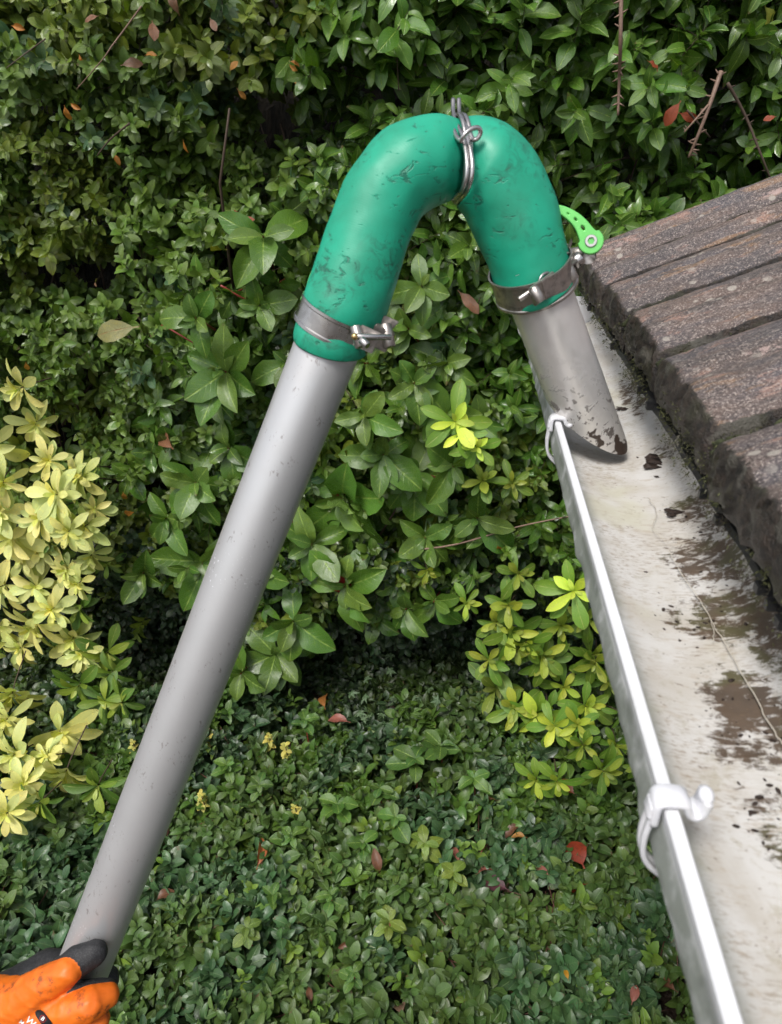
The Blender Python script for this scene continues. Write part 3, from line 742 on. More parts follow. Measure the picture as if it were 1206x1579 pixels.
me = mesh('nozzle', vs, fs); bm = bmesh.new(); bm.from_mesh(me); bmesh.ops.recalc_face_normals(bm, faces=bm.faces)
for e in bm.edges:
    if len(e.link_faces) == 2 and e.calc_face_angle() > .7: e.smooth = False
bm.to_mesh(me); bm.free(); nzl = link('nozzle', me, M_nozzle, tool); nzl['label'] = 'metal scoop nozzle with dirty tip standing in the gutter'

# wire tie round the pinched hose
def seamwire(off, th0, th1, tiltf, r, n=60, lift=.0032):
    i = near_sec(708, 246); t, a, b = ring_frame(i); hw_ = ss[i][2] * ss[i][3] / FPX; pts = []
    for k in range(n + 1):
        th = lerp(th0, th1, k / n); rr = hw_ + lift; dep = hw_ * .80 + lift + .0025
        p = cen[i] + a * math.cos(th) * rr + b * math.sin(th) * dep + t * (off + tiltf * math.cos(th))
        pts.append(p)
    return pts
bm = bmesh.new()
wr = .0018
for off in (-.0019, .0019):
    tube(bm, seamwire(off, 0, 2 * math.pi, .0, wr), wr, 8, False)
Zf = .5465
def wpath(L_): return [P(x, y, z) for x, y, z in [tuple(q) for q in catmull(L_, 6)]]
tube(bm, wpath([(699, 153, .576), (699, 172, .571), (701, 183, .562), (707, 197, .553), (713, 210, .547), (717, 225, .5435), (720, 250, .5405), (719, 275, .5425), (712, 294, .551), (702, 306, .567)]), wr, 8)
tube(bm, wpath([(707.5, 153, .576), (708, 172, .571), (711, 183, .561), (716, 196, .552), (720, 210, .547), (724, 225, .5435), (728, 250, .5405), (727, 275, .5425), (720, 295, .551), (710, 307, .567)]), wr, 8)
tube(bm, wpath([(680, 183, .575), (690, 187, .562), (698, 198, .552), (704, 211, .546), (710, 217, .542)]), wr, 8)
tube(bm, wpath([(710, 219, .541), (716, 208, .5375), (727, 199, .5375), (738, 197.5, .539), (741, 205, .541), (736, 214, .543), (729, 214, .5445), (722, 200, .549), (716, 188, .556), (712, 178, .566)]), wr, 8)
link('wire_tie', bm_mesh('wire_tie', bm), M_steel, tool)

# ================================================================== GLOVED HAND
def capsule_chain(pts, seg=20):
    """union of spheres along a chain -> list of (centre, radius)"""
    o = []
    for (a, b) in zip(pts[:-1], pts[1:]):
        A, Bv = P(a[0], a[1], a[2]), P(b[0], b[1], b[2]); n = max(2, int((Bv - A).length / .0025))
        for k in range(n + 1): f = k / n; o.append((A.lerp(Bv, f), lerp(a[3], b[3], f)))
    return o
OR = [[(-25, 1550, .715, .026), (30, 1548, .705, .0225), (70, 1519, .688, .0168), (106, 1497, .679, .0122)],
      [(10, 1585, .715, .030), (60, 1566, .700, .020), (112, 1556, .682, .0160), (140, 1547, .679, .0150), (166, 1535, .688, .0110)],
      [(10, 1610, .72, .032), (70, 1598, .70, .019), (120, 1588, .684, .0165), (152, 1574, .69, .0105)],
      [(10, 1650, .725, .030), (60, 1640, .705, .018), (110, 1622, .69, .0150), (142, 1606, .70, .0100)],
      [(-60, 1620, .73, .040), (10, 1590, .725, .036), (30, 1580, .72, .030)], [(-30, 1670, .735, .035), (30, 1630, .725, .028)], [(-260, 1800, .78, .036), (-130, 1700, .75, .036), (-60, 1630, .735, .040)]]
BK = [[(92, 1502, .694, .0135), (118, 1484, .689, .0146), (147, 1468, .692, .0118)],
      [(100, 1538, .690, .013), (140, 1532, .688, .0125), (164, 1528, .693, .0105)],
      [(-10, 1548, .745, .026), (30, 1525, .760, .0225), (75, 1494, .775, .020), (130, 1490, .785, .016), (165, 1510, .775, .013)],
      [(0, 1580, .755, .030), (60, 1570, .76, .026), (100, 1590, .77, .022)], [(110, 1575, .700, .0140), (150, 1560, .70, .0100)], [(100, 1600, .705, .015), (140, 1592, .71, .010)]]
SO = [capsule_chain(c) for c in OR]; SB = [capsule_chain(c) for c in BK]
bm = bmesh.new()
for ch in SO + SB:
    for (c, r) in ch[::2] + [ch[-1]]:
        s_ = bmesh.ops.create_icosphere(bm, subdivisions=2, radius=r * 1.02)
        for v in s_['verts']: v.co += c
me = bm_mesh('glove_raw', bm, False); tmp = bpy.data.objects.new('tmp', me); C.objects.link(tmp)
rm = tmp.modifiers.new('r', 'REMESH'); rm.mode = 'VOXEL'; rm.voxel_size = .0017
sm_ = tmp.modifiers.new('s', 'SMOOTH'); sm_.factor = .5; sm_.iterations = 7
glm = bpy.data.meshes.new_from_object(tmp.evaluated_get(bpy.context.evaluated_depsgraph_get())); bpy.data.objects.remove(tmp)
glm.name = 'glove'; smooth(glm)
# wrinkles follow the knuckles
co = np.empty(len(glm.vertices) * 3); glm.vertices.foreach_get('co', co); co = co.reshape(-1, 3)
no = np.empty(len(glm.vertices) * 3); glm.vertices.foreach_get('normal', no); no = no.reshape(-1, 3)
for k in range(len(co)):
    p = co[k]; wv = nz(p[0] * .4 + p[2] * .9, p[1], p[2] * .5, 60); co[k] = p + no[k] * (.0018 * (abs(wv) ** .6 * -1 + .4) + .0005 * nz(p[0], p[1], p[2], 160))
glm.vertices.foreach_set('co', co.ravel()); glm.update()
AO = np.array([[*c, r] for ch in SO for c, r in ch]); AB = np.array([[*c, r] for ch in SB for c, r in ch])
def field(A, p): return np.min(np.linalg.norm(A[:, :3][None] - p[:, None], axis=2) - A[:, 3][None], axis=1)
msk = np.concatenate([field(AB, co[i:i + 4000]) - field(AO, co[i:i + 4000]) for i in range(0, len(co), 4000)])
at = glm.attributes.new('Col', 'FLOAT_COLOR', 'POINT'); mv = np.clip(.5 + msk / .0012, 0, 1).astype(np.float32); at.data.foreach_set('color', np.repeat(mv, 4))
def mat_glove():
    s = NT('coated_glove'); o = s.obj(); n = s.noise(o, 60, 5); f = s.noise(o, 900, 2, .6); sm = s.noise(o, 34, 4, .7)
    fac = s.n('Attribute', {'attribute_name': 'Col'}).outputs['Fac']
    orange = s.mix(s.map(n, .35, .7, 0, .5), (.82, .17, .012), (.66, .115, .008))
    dirt = s.math('MULTIPLY', s.map(sm, .50, .62), s.map(s.noise(o, 150, 4, .7), .42, .56)); orange = s.mix(s.math('MULTIPLY', dirt, .75), orange, (.12, .04, .015))
    blk = s.mix(s.map(f, .5, .62, 0, .5), (.014, .014, .016), (.06, .06, .062))
    fac = s.map(fac, .35, .65)
    s.bsdf(Base_Color=s.mix(fac, blk, orange), Roughness=s.math('ADD', .48, s.math('MULTIPLY', s.math('SUBTRACT', 1.0, fac), .18)), Normal=s.bump(s.math('ADD', s.math('MULTIPLY', f, s.math('SUBTRACT', 1.25, s.math('MULTIPLY', fac, .8))), s.math('MULTIPLY', n, .5)), .5, .0008)); return s.m
person = thing('person', 'orange and black gloved hand gripping the grey pole at the lower corner', 'person', P(-60, 1620, .73))
glove = link('glove', glm, mat_glove(), person)
# sleeve of the arm, going out of the picture
bm = bmesh.new(); A_, B_ = P(-150, 1715, .755), P(-1000, 2500, 1.0)
tube(bm, [A_.lerp(B_, i / 16) for i in range(17)], [.042 + .012 * i / 16 + .002 * math.sin(i * 2.1) for i in range(17)], 24)
link('sleeve', bm_mesh('sleeve', bm), simple('dark_sleeve', (.02, .025, .035), .85, nsc=300), person)
# badge and lettering laid on the glove's surface
dgw = glm; bv = BVHTree.FromPolygons([v.co for v in glm.vertices], [tuple(p.vertices) for p in glm.polygons])
def lay(me, off, mat, name):
    for v in me.vertices:
        d = (v.co - cam.location).normalized(); h = bv.ray_cast(cam.location, d)
        if h[0] is not None: v.co = h[0] - d * off
    me.update(); return link(name, me, mat, glove)
def flat(name, c, rough=.5):
    s = NT(name); s.bsdf(Base_Color=c, Roughness=rough); return s.m
M_white = flat('white_print', (.75, .72, .7)); M_redp = flat('red_print', (.35, .02, .02)); M_bkp = flat('badge_black', (.012, .012, .014), .35)
def text_mesh(txt, px_, py_, size_px, rot, Z=.68):
    cu = bpy.data.curves.new('txt', 'FONT'); cu.body = txt; cu.align_x = 'CENTER'; cu.align_y = 'CENTER'; cu.size = size_px * Z / FPX; cu.offset = .00012; cu.resolution_u = 3
    t_ = bpy.data.objects.new('tmp', cu); C.objects.link(t_); me = bpy.data.meshes.new_from_object(t_.evaluated_get(bpy.context.evaluated_depsgraph_get())); bpy.data.objects.remove(t_)
    me.transform(Matrix.Translation(P(px_, py_, Z)) @ cam3.to_4x4() @ Matrix.Rotation(rot, 4, 'Z')); return me
def disc_mesh(poly, Z=.68, sub=3):
    bm = bmesh.new(); f = bm.faces.new([bm.verts.new(P(x, y, Z)) for x, y in poly]); bmesh.ops.triangulate(bm, faces=[f]); bmesh.ops.subdivide_edges(bm, edges=bm.edges[:], cuts=sub, use_grid_fill=True)
    return bm_mesh('d', bm, False)
pill = []
for i in range(13): th = R(lerp(-60 - 90, -60 + 90, i / 12) + 10); pill.append((61.5 + 7 * math.cos(th - .0), 1564.5 + 7 * math.sin(th)))
pill = [(55, 1566), (54, 1561), (57, 1557.5), (62, 1557), (67, 1560), (72, 1566), (78, 1574), (84, 1583), (88, 1590), (78, 1592), (70, 1586), (62, 1577)]
lay(disc_mesh(pill, sub=5), .0006, M_bkp, 'badge')
hexo = [(66 + 5.6 * math.cos(R(a)), 1571 + 6.4 * math.sin(R(a))) for a in range(15, 375, 60)]
lay(disc_mesh(hexo, sub=4), .0010, M_redp, 'badge_emblem')
hexi = [(66 + 4.6 * math.cos(R(a)), 1571 + 5.4 * math.sin(R(a))) for a in range(15, 375, 60)]
lay(disc_mesh(hexi, sub=4), .0013, M_bkp, 'badge_emblem')
lay(text_mesh('B', 66, 1571, 9, R(-40)), .0017, M_white, 'badge_letter')
lay(text_mesh('W', 47, 1576, 15, R(-42)), .0008, M_white, 'printed_letter')
lay(text_mesh('M', 33, 1577, 9, R(-42)), .0008, M_white, 'printed_letter')

# ================================================================== LEAVES
def leaf_base(stations, cols, fold=.25, curl=.2, wav=0.0, serr=0.0, pet=.1, seed=0):
    vs, uv, fs = [], [], []
    st = [(-pet, .022)] + stations if pet else stations
    nc = len(cols)
    for i, (v, wd) in enumerate(st):
        for c in cols:
            ww = wd * (1 + (serr if i % 2 else -serr) * (abs(c) > .9))
            x = c * ww; z = fold * abs(x) - curl * max(v, 0) ** 2 + (wav * math.sin(v * 11 + seed + (2 if c > 0 else 0)) * abs(c) ** 2 * wd * 2)
            z += .05 * math.sin(math.pi * max(v, 0)) 
            vs.append((x, v, z)); uv.append((.5 + .5 * c if v >= 0 else .5, max(v, 0)))
    for i in range(len(st) - 1):
        for j in range(nc - 1): a = i * nc + j; fs.append((a, a + 1, a + nc + 1, a + nc))
    return np.array(vs), np.array(fs), np.array(uv)
OV = [(0, .04), (.2, .20), (.48, .285), (.78, .23), (.95, .09), (1, .02)]
OVS = [(0, .05), (.25, .24), (.6, .29), (.88, .17), (1, .02)]
LAU = [(0, .02), (.14, .12), (.32, .21), (.52, .25), (.72, .22), (.88, .13), (1, .01)]
BIG = [(0, .02), (.10, .10), (.22, .175), (.36, .235), (.5, .265), (.64, .262), (.77, .22), (.88, .15), (.95, .075), (1, .008)]
OBO = [(0, .018), (.15, .05), (.35, .105), (.55, .155), (.72, .175), (.86, .145), (.95, .08), (1, .02)]
c3 = (-1, 0, 1); c5 = (-1, -.5, 0, .5, 1)
BASES = {
 'small': [leaf_base(OV, c3, .25, .1), leaf_base(OV, c3, .45, .3), leaf_base(OV, c3, .12, .25)],
 'cover': [leaf_base(OVS, c3, .22, .12, pet=0), leaf_base(OVS, c3, .4, .25, pet=0)],
 'med': [leaf_base(LAU, c3, .35, .25, .05, 0, .08), leaf_base(LAU, c3, .15, .45, .1, 0, .08, 2), leaf_base(LAU, c3, .7, .1, .08, 0, .08, 4)],
 'big': [leaf_base(BIG, c5, .28, .22, .06, .03, .14, 0), leaf_base(BIG, c5, .12, .35, .10, .03, .14, 2), leaf_base(BIG, c5, .5, .15, .05, .03, .14, 4), leaf_base(BIG, c5, .2, .05, .12, .03, .14, 5)],
 'gold': [leaf_base(OBO, c3, .35, .15, .02, 0, 0), leaf_base(OBO, c3, .18, .4, .03, 0, 0, 2), leaf_base(OBO, c3, .55, .25, .02, 0, 0, 4)],
}
def nrmz(v): return v / np.maximum(np.linalg.norm(v, axis=-1, keepdims=True), 1e-9)
class Leaves:
    """list of leaves: position, direction, normal, length, width factor, tint"""
    def __init__(s): s.r = []
    def add(s, p, d, n, L, wf, col): s.r.append((*p, *d, *n, L, wf, *col))
    def arr(s): return np.array(s.r, dtype=np.float64).reshape(-1, 14)
def frames(A):
    y = nrmz(A[:, 3:6]); z = A[:, 6:9] - y * np.sum(A[:, 6:9] * y, 1, keepdims=True); z = nrmz(z); x = np.cross(y, z)
    return x, y, z
def mass(name, A, kind, mat, parent):
    """all leaves of A joined as one mesh"""
    if len(A) == 0: return
    V, F, UV, CO = [], [], [], []; off = 0
    bs = BASES[kind]; pick = rng.integers(0, len(bs), len(A))
    for bi, (bvv, bf, buv) in enumerate(bs):
        S = A[pick == bi]
        if not len(S): continue
        x, y, z = frames(S); L = S[:, 9][:, None, None]; wf = S[:, 10][:, None, None]
        k = rng.uniform(.4, 1.7, len(S))[:, None, None]
        P_ = S[:, None, :3] + L * (x[:, None] * bvv[None, :, :1] * wf + y[:, None] * bvv[None, :, 1:2] + z[:, None] * bvv[None, :, 2:3] * k)
        n = len(S); m = len(bvv)
        V.append(P_.reshape(-1, 3)); F.append((bf[None] + (np.arange(n) * m)[:, None, None]).reshape(-1, 4) + off); off += n * m
        UV.append(np.tile(buv[bf.ravel()], (n, 1))); CO.append(np.repeat(np.c_[S[:, 11:14], np.ones(n)], m, axis=0))
    V = np.concatenate(V); F = np.concatenate(F); UV = np.concatenate(UV); CO = np.concatenate(CO)
    if parent: V = V
    me = bpy.data.meshes.new(name); me.vertices.add(len(V)); me.vertices.foreach_set('co', V.ravel())
    me.loops.add(F.size); me.loops.foreach_set('vertex_index', F.ravel().astype(np.int32)); me.polygons.add(len(F))
    me.polygons.foreach_set('loop_start', np.arange(0, F.size, 4, dtype=np.int32)); me.polygons.foreach_set('loop_total', np.full(len(F), 4, dtype=np.int32))
    me.update(calc_edges=True); smooth(me)
    u = me.uv_layers.new(name='UVMap'); u.data.foreach_set('uv', UV.ravel().astype(np.float32))
    a = me.attributes.new('Col', 'FLOAT_COLOR', 'POINT'); a.data.foreach_set('color', CO.ravel().astype(np.float32))
    return link(name, me, mat, parent, 'stuff')
SHARED = {}
def shared(kind, mat):
    if (kind, mat.name) not in SHARED:
        L_ = []
        for (bvv, bf, buv) in BASES[kind]:
            me = mesh('leaf', bvv, [tuple(int(q) for q in f) for f in bf]); u = me.uv_layers.new(name='UVMap'); u.data.foreach_set('uv', buv[bf.ravel()].ravel().astype(np.float32))
            a = me.attributes.new('Col', 'FLOAT_COLOR', 'POINT'); a.data.foreach_set('color', np.ones(len(bvv) * 4, dtype=np.float32)); me.materials.append(mat); L_.append(me)
        SHARED[(kind, mat.name)] = L_
    return SHARED[(kind, mat.name)]
def singles(name, A, kind, mat, parent, label=None):
    ms = shared(kind, mat); x, y, z = frames(A)
    pl = Vector(parent.location) if parent else Vector((0, 0, 0)); out = []
    for i in range(len(A)):
        o = bpy.data.objects.new(name, ms[random.randrange(len(ms))]); C.objects.link(o)
        L, wf = A[i, 9], A[i, 10]; k = random.uniform(.5, 1.5)
        M = Matrix(((x[i, 0] * L * wf, y[i, 0] * L, z[i, 0] * L * k, A[i, 0]), (x[i, 1] * L * wf, y[i, 1] * L, z[i, 1] * L * k, A[i, 1]), (x[i, 2] * L * wf, y[i, 2] * L, z[i, 2] * L * k, A[i, 2]), (0, 0, 0, 1)))
        if parent: o.parent = parent; M = Matrix.Translation(-pl) @ M
        o.matrix_basis = M; o.color = (*A[i, 11:14], 1)
        if label: o['label'] = label
        out.append(o)
    return out
def split_mass(shrub, LV, kind, mat, n=300):
    A = LV.arr()
    if len(A) == 0: return
    px_ = np.array([pix(a[:3]) for a in A]); inf = (px_[:, 0] > -10) & (px_[:, 0] < 1216) & (px_[:, 1] > -10) & (px_[:, 1] < 1590)
    score = A[:, 9] / px_[:, 2] * np.where(inf, 1, .01) * (1 + 2.5 * np.clip((FY0 + .1 - A[:, 1]), -.25, .3))
    od = np.argsort(-score); k = min(n, len(A))
    singles('leaf', A[od[:k]], kind, mat, shrub)
    if len(A) > k: mass('foliage', A[od[k:]], kind, mat, shrub)

# hedge face -----------------------------------------------------------------
FY0 = 2.42
PITS = [(130, 435, 150, 50), (330, 400, 70, 35), (235, 960, 75, 100), (400, 190, 60, 75), (470, 210, 70, 60), (560, 160, 100, 45), (1100, 190, 65, 130), (1000, 280, 90, 60), (660, 1050, 160, 60), (560, 1000, 100, 50), (700, 1000, 120, 80),
        (60, 700, 60, 40), (160, 520, 40, 30), (960, 30, 60, 30), (620, 690, 30, 30), (640, 160, 60, 60), (230, 760, 40, 40), (880, 790, 40, 60), (340, 250, 40, 30), (850, 30, 50, 30), (250, 1100, 90, 60), (470, 1060, 90, 40), (1150, 240, 60, 70), (730, 120, 60, 40), (20, 330, 60, 25)]
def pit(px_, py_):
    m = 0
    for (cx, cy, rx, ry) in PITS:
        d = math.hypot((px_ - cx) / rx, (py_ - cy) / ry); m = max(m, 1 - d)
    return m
def face_y(x, z):
    y = FY0 + .16 * nz(x, z, 1.7, 2.2) + .07 * nz(x, z, 9.1, 6.5)
    if z < .75: y += (.75 - z) * .42
    return y
def species(px_, py_):
    j = 45 * nz(px_, py_, 4, .012)
    if px_ > 730 + j * .5 and 830 < py_ + j < 1235: return 'lime'
    if px_ < 175 + j * .5 and 560 < py_ < 1330: return 'gold'
    if ((px_ - 495 + j) / 275) ** 2 + ((py_ - 690) / 375) ** 2 < 1: return 'big' if random.random() < .40 else ('small' if random.random() < .75 else 'med')
    if px_ > 440 + j + max(0, (py_ - 250)) * .9 and py_ < 900: return 'med'
    if px_ > 700 and py_ < 900: return 'med' if random.random() < .6 else 'small'
    return 'small'
LS = {k: Leaves() for k in ('small', 'med', 'big', 'gold', 'lime', 'understory', 'spent')}
TW = {k: bmesh.new() for k in LS}
def jitter(c, a=.25):
    b = random.uniform(1 - a, 1 + a); h = random.uniform(-.12, .12); return (c[0] * b * (1 + h), c[1] * b, c[2] * b * (1 - h * .5))
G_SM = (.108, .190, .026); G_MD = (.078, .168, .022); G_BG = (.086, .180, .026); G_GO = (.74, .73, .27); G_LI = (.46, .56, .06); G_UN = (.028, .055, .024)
def orthon(s):
    a, b = frame(s); return a, b
def shoot(kind, base, d, L, n, leaf, wf, col, spread=(50, 75), tipcol=None, droop=0.15, twig=.0012, lv=None, tw=None, spiral=2.4, tip_small=.6):
    d = d.normalized(); a, b = orthon(d); ph = random.random() * 6.28; lv = lv or LS[kind]
    bend = Vector((random.uniform(-.3, .3), random.uniform(-.3, .3), random.uniform(-.3, .1)))
    for i in range(n):
        f = (i + .5) / n; p = base + d * L * f + bend * L * f * f * .5; ph += spiral + random.uniform(-.35, .35)
        al = R(lerp(spread[1], spread[0] * .7, f) + random.uniform(-12, 12)); r = a * math.cos(ph) + b * math.sin(ph)
        ld = d * math.cos(al) + r * math.sin(al); nn_ = d * math.sin(al) - r * math.cos(al)
        ld = ld + Vector((0, 0, -droop)) + Vector([random.gauss(0, .12) for _ in range(3)]); nn_ = nn_ + Vector((0, -.15, .35)) + Vector([random.gauss(0, .18) for _ in range(3)])
        sz = leaf * random.uniform(.75, 1.2) * lerp(1, tip_small, f ** 2.5)
        c = jitter(col)
        if tipcol is not None and f > .6: c = tuple(lerp(c[q], tipcol[q], (f - .6) * 1.8) for q in range(3))
        lv.add(p, ld, nn_, sz, wf * random.uniform(.85, 1.15), c)
    if twig: tube(tw or TW[kind], [base - d * L * .5, base + d * L * .5 + bend * L * .12, base + d * L + bend * L * .5], [twig, twig * .8, twig * .5], 3, False)
def whorl(kind, c, d, leaf, n, wf, cols, lv, tw=None, stem=None, inner=4, al0=70):
    """rosette of leaves round a shoot tip"""
    d = d.normalized(); a, b = orthon(d); ph = random.random() * 6.28
    for ring, (cnt, al, sz, back) in enumerate(((n, al0, 1, .0), (max(3, n - 2), al0 - 22, .8, -.05), (inner, 28, .45, -.12))):
        for i in range(cnt):
            ph += 2 * math.pi / cnt + random.uniform(-.25, .25) * (2.2 if kind == 'big' else 1); A_ = R(al + random.uniform(-12, 12) * (2 if kind == 'big' else 1.2)); r = a * math.cos(ph) + b * math.sin(ph)
            ld = d * math.cos(A_) + r * math.sin(A_) + Vector((0, 0, (-.30 if kind == 'big' else -.12) if ring < 2 else 0)); nn_ = d * math.sin(A_) - r * math.cos(A_) + Vector([random.gauss(0, .15) for _ in range(3)])
            col = jitter(cols[min(ring, len(cols) - 1)], .14)
            lv.add(c - d * leaf * .22 * (1 - ring * .45), ld, nn_, leaf * sz * (random.uniform(.6, 1.15) if kind == 'big' else random.uniform(.75, 1.12)), wf * random.uniform(.85, 1.15), col)
        ph += .5
    if tw is not None and stem: tube(tw, [c - d * leaf * 1.6 + Vector((0, .02, -.02)), c - d * leaf * .5, c], [stem, stem, stem * .7], 5, False)

N0 = Vector((0, -1, .42))
for layer, (dep, sp_) in enumerate(((0, .060), (.09, .058), (.20, .062), (.33, .075))):
    nx = int(5.0 / sp_); nzz = int(3.3 / sp_)
    for j in range(nzz):
        for i in range(nx):
            x = -2.7 + (i + random.random()) * sp_; z = .02 + (j + random.random()) * sp_
            y0 = face_y(x, z); px_, py_, _ = pix((x, y0, z))
            vis = -250 < px_ < 1450 and -250 < py_ < 1500
            if not vis and (layer > 1 or random.random() < .35): continue
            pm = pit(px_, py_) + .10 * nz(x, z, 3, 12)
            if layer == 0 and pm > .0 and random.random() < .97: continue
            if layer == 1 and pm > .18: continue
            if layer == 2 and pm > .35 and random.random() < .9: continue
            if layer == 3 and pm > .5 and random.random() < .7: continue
            g_ = nz(x, z, 31, 5)
            if layer == 0 and g_ < -.22 and random.random() < .75: continue
            sp = species(px_, py_)
            y = y0 + dep + random.uniform(-.05, .05) + (0.12 if pm > .15 and layer > 1 else 0)
            if py_ > 985 and layer < 2 and sp == 'small' : 
                if random.random() < .8: continue
            b = Vector((x, y, z)); d = N0 + Vector((random.gauss(0, .5), random.gauss(0, .25), random.gauss(0, .45)))
            patch = 1 + .35 * nz(x, z, 55, 3.5)
            if layer >= 2 and sp in ('gold', 'lime'): sp = 'small'
            if sp == 'small':
                yel = nz(x, z, 77, 2.8); c = G_SM if yel < .0 else (.150, .205, .024)
                if random.random() < .10: c = (.07, .14, .06)
                shoot('small', b, d, random.uniform(.07, .13), random.randint(9, 14), .050 * (1 + .25 * nz(x, z, 12, 3)), .95, tuple(q * patch for q in c), tipcol=(.13, .19, .045))
            elif sp == 'med':
                shoot('med', b, d, random.uniform(.08, .14), random.randint(6, 9), .080 * random.uniform(.75, 1.15), .95, tuple(q * patch for q in G_MD), tipcol=(.12, .20, .04), twig=.0018)
            elif sp == 'big':
                if random.random() < .55 and layer < 3: whorl('big', b, d, random.uniform(.095, .125), random.randint(4, 5), 1.0, [G_BG, (.075, .14, .03)], LS['big'], TW['big'], .003, 1, 72)
                else: shoot('small', b, d, .1, 10, .046, 1, G_SM, tipcol=(.11, .18, .04))
            elif sp == 'lime':
                if random.random() < .5: whorl('lime', b + Vector((0, .06, 0)), d, .085, 5, 1.0, [(.06, .13, .02), (.10, .19, .025)], LS['lime'], TW['lime'], .0025, 2)
                elif random.random() < .6: shoot('small', b, d, .1, 10, .04, 1, G_SM)
            elif sp == 'gold':
                if random.random() < .30: whorl('gold', b + Vector((0, .10, 0)), d, .085, 5, 1.0, [(.10, .17, .03), (.17, .24, .04)], LS['gold'], TW['gold'], .0025, 2)
                elif random.random() < .6: shoot('small', b, d, .1, 10, .04, 1, G_SM)

# rosettes seen in the photograph --------------------------------------------
def hedge_pt(px_, py_, fwd): 
    q = onY(px_, py_, FY0); y = face_y(q.x, max(q.z, .75)) - fwd; q = onY(px_, py_, y)
    return q if q.z > .30 else onZ(px_, py_, .30 + random.uniform(-.02, .04))
def toward(spread=.25): return Vector((random.gauss(0, spread), -1, .35 + random.gauss(0, spread)))
BIGW = [(525, 770, 82, 6, 1.3), (590, 455, 66, 4, 1), (628, 505, 62, 3, 1.1), (405, 362, 70, 4, 1.1), (345, 572, 72, 5, 1), (300, 745, 62, 6, 1), (220, 885, 48, 3, .8), (312, 870, 66, 4, 1), (530, 905, 68, 6, 1.1), (640, 730, 68, 5, 1.25), (690, 640, 72, 6, 1.35),
        (655, 830, 66, 5, 1.0), (735, 800, 62, 4, .9), (625, 940, 56, 4, 1), (425, 1010, 70, 6, .9), (668, 930, 54, 4, 1.1), (300, 490, 52, 3, 1), (560, 640, 55, 4, 1.1), (460, 640, 55, 4, .9), (390, 880, 62, 4, 1), (690, 560, 50, 4, .9), (255, 800, 54, 4, 1), (350, 690, 56, 4, .9), (400, 470, 54, 4, 1), (480, 840, 74, 3, 1), (560, 560, 50, 4, 1),
        (700, 720, 60, 4, 1.2), (590, 700, 60, 4, 1), (640, 590, 52, 4, 1), (740, 650, 52, 3, 1.1), (450, 960, 60, 4, .9), (330, 620, 52, 3, .9), (440, 560, 50, 3, .9), (650, 440, 54, 3, 1), (370, 1040, 54, 4, .9)]
for (px_, py_, lp, n, br) in BIGW:
    c = hedge_pt(px_, py_, random.uniform(.10, .18)); Z = pix(c)[2]; lf = 1.15 * lp * Z / FPX
    col = tuple(q * br for q in G_BG); new = (.105 * br, .19 * br, .035 * br)
    whorl('big', c, toward(.2), lf, n, 1.0, [col, new], LS['big'], TW['big'], .0035, 1, 74)
GOLDW = [(28, 600, 52), (55, 655, 48), (5, 745, 52), (85, 762, 62), (120, 735, 50), (15, 830, 62), (130, 812, 50), (60, 800, 44), (140, 858, 42), (55, 905, 48), (100, 880, 42), (48, 968, 60), (112, 985, 52), (18, 1075, 54), (92, 1130, 64), (20, 1165, 54), (100, 1195, 58), (10, 1255, 52), (0, 905, 56), (-15, 690, 60), (-40, 1000, 60), (-50, 1150, 60), (-60, 830, 60), (30, 1000, 40), (75, 710, 40), (-10, 970, 52), (70, 1165, 40), (145, 785, 36), (35, 860, 40), (35, 1210, 44), (-5, 790, 52), (125, 1010, 40), (60, 840, 50), (105, 820, 46), (80, 940, 44), (10, 1110, 46), (120, 900, 38)]
for (px_, py_, lp) in GOLDW:
    c = hedge_pt(px_, py_, random.uniform(.13, .22)); Z = pix(c)[2]; lf = lp * Z / FPX
    k = .85 if px_ < 110 else .62
    whorl('gold', c, toward(.3), lf * .9, random.randint(7, 9), 1.05, [tuple(lerp(a, b, 1 - k) for a, b in zip(G_GO, (.25, .34, .05))), G_GO, (.66, .66, .16)], LS['gold'], TW['gold'], .0025, 4, 72)
for (px_, py_, lp) in [(165, 1008, 52), (160, 1080, 46), (185, 1085, 40), (150, 1215, 46), (165, 870, 30), (120, 940, 36), (60, 1240, 40), (120, 1060, 46), (170, 1040, 40), (150, 720, 30)]:
    c = hedge_pt(px_, py_, random.uniform(.08, .14)); Z = pix(c)[2]
    whorl('gold', c, toward(.3), lp * Z / FPX, 6, 1.0, [(.10, .19, .025), (.22, .32, .04), (.36, .42, .08)], LS['gold'], TW['gold'], .0025, 2, 72)
LIMEW = [(885, 912, 56, 1.5), (790, 975, 52, .9), (865, 965, 44, .7), (825, 1105, 56, 1.3), (905, 1090, 50, 1.15), (855, 1120, 44, 1.1), (950, 1150, 34, .8), (932, 1190, 38, .7), (915, 1010, 46, .6), (765, 1062, 54, .45), (720, 930, 32, .9), (800, 885, 42, .6), (660, 880, 30, .8), (745, 740, 38, .8), (790, 745, 34, .6), (870, 1060, 40, .9), (960, 1100, 30, .7), (905, 955, 40, .7), (840, 1020, 44, .6), (940, 1050, 36, .6), (985, 1180, 30, .6), (900, 1150, 34, .7), (765, 960, 40, .7), (702, 650, 62, 1.5), (735, 690, 40, 1.4), (712, 668, 40, 1.65)]
for k in range(15): LIMEW.append((random.uniform(745, 960), random.uniform(860, 1215), random.uniform(30, 50), random.uniform(.5, 1.1)))
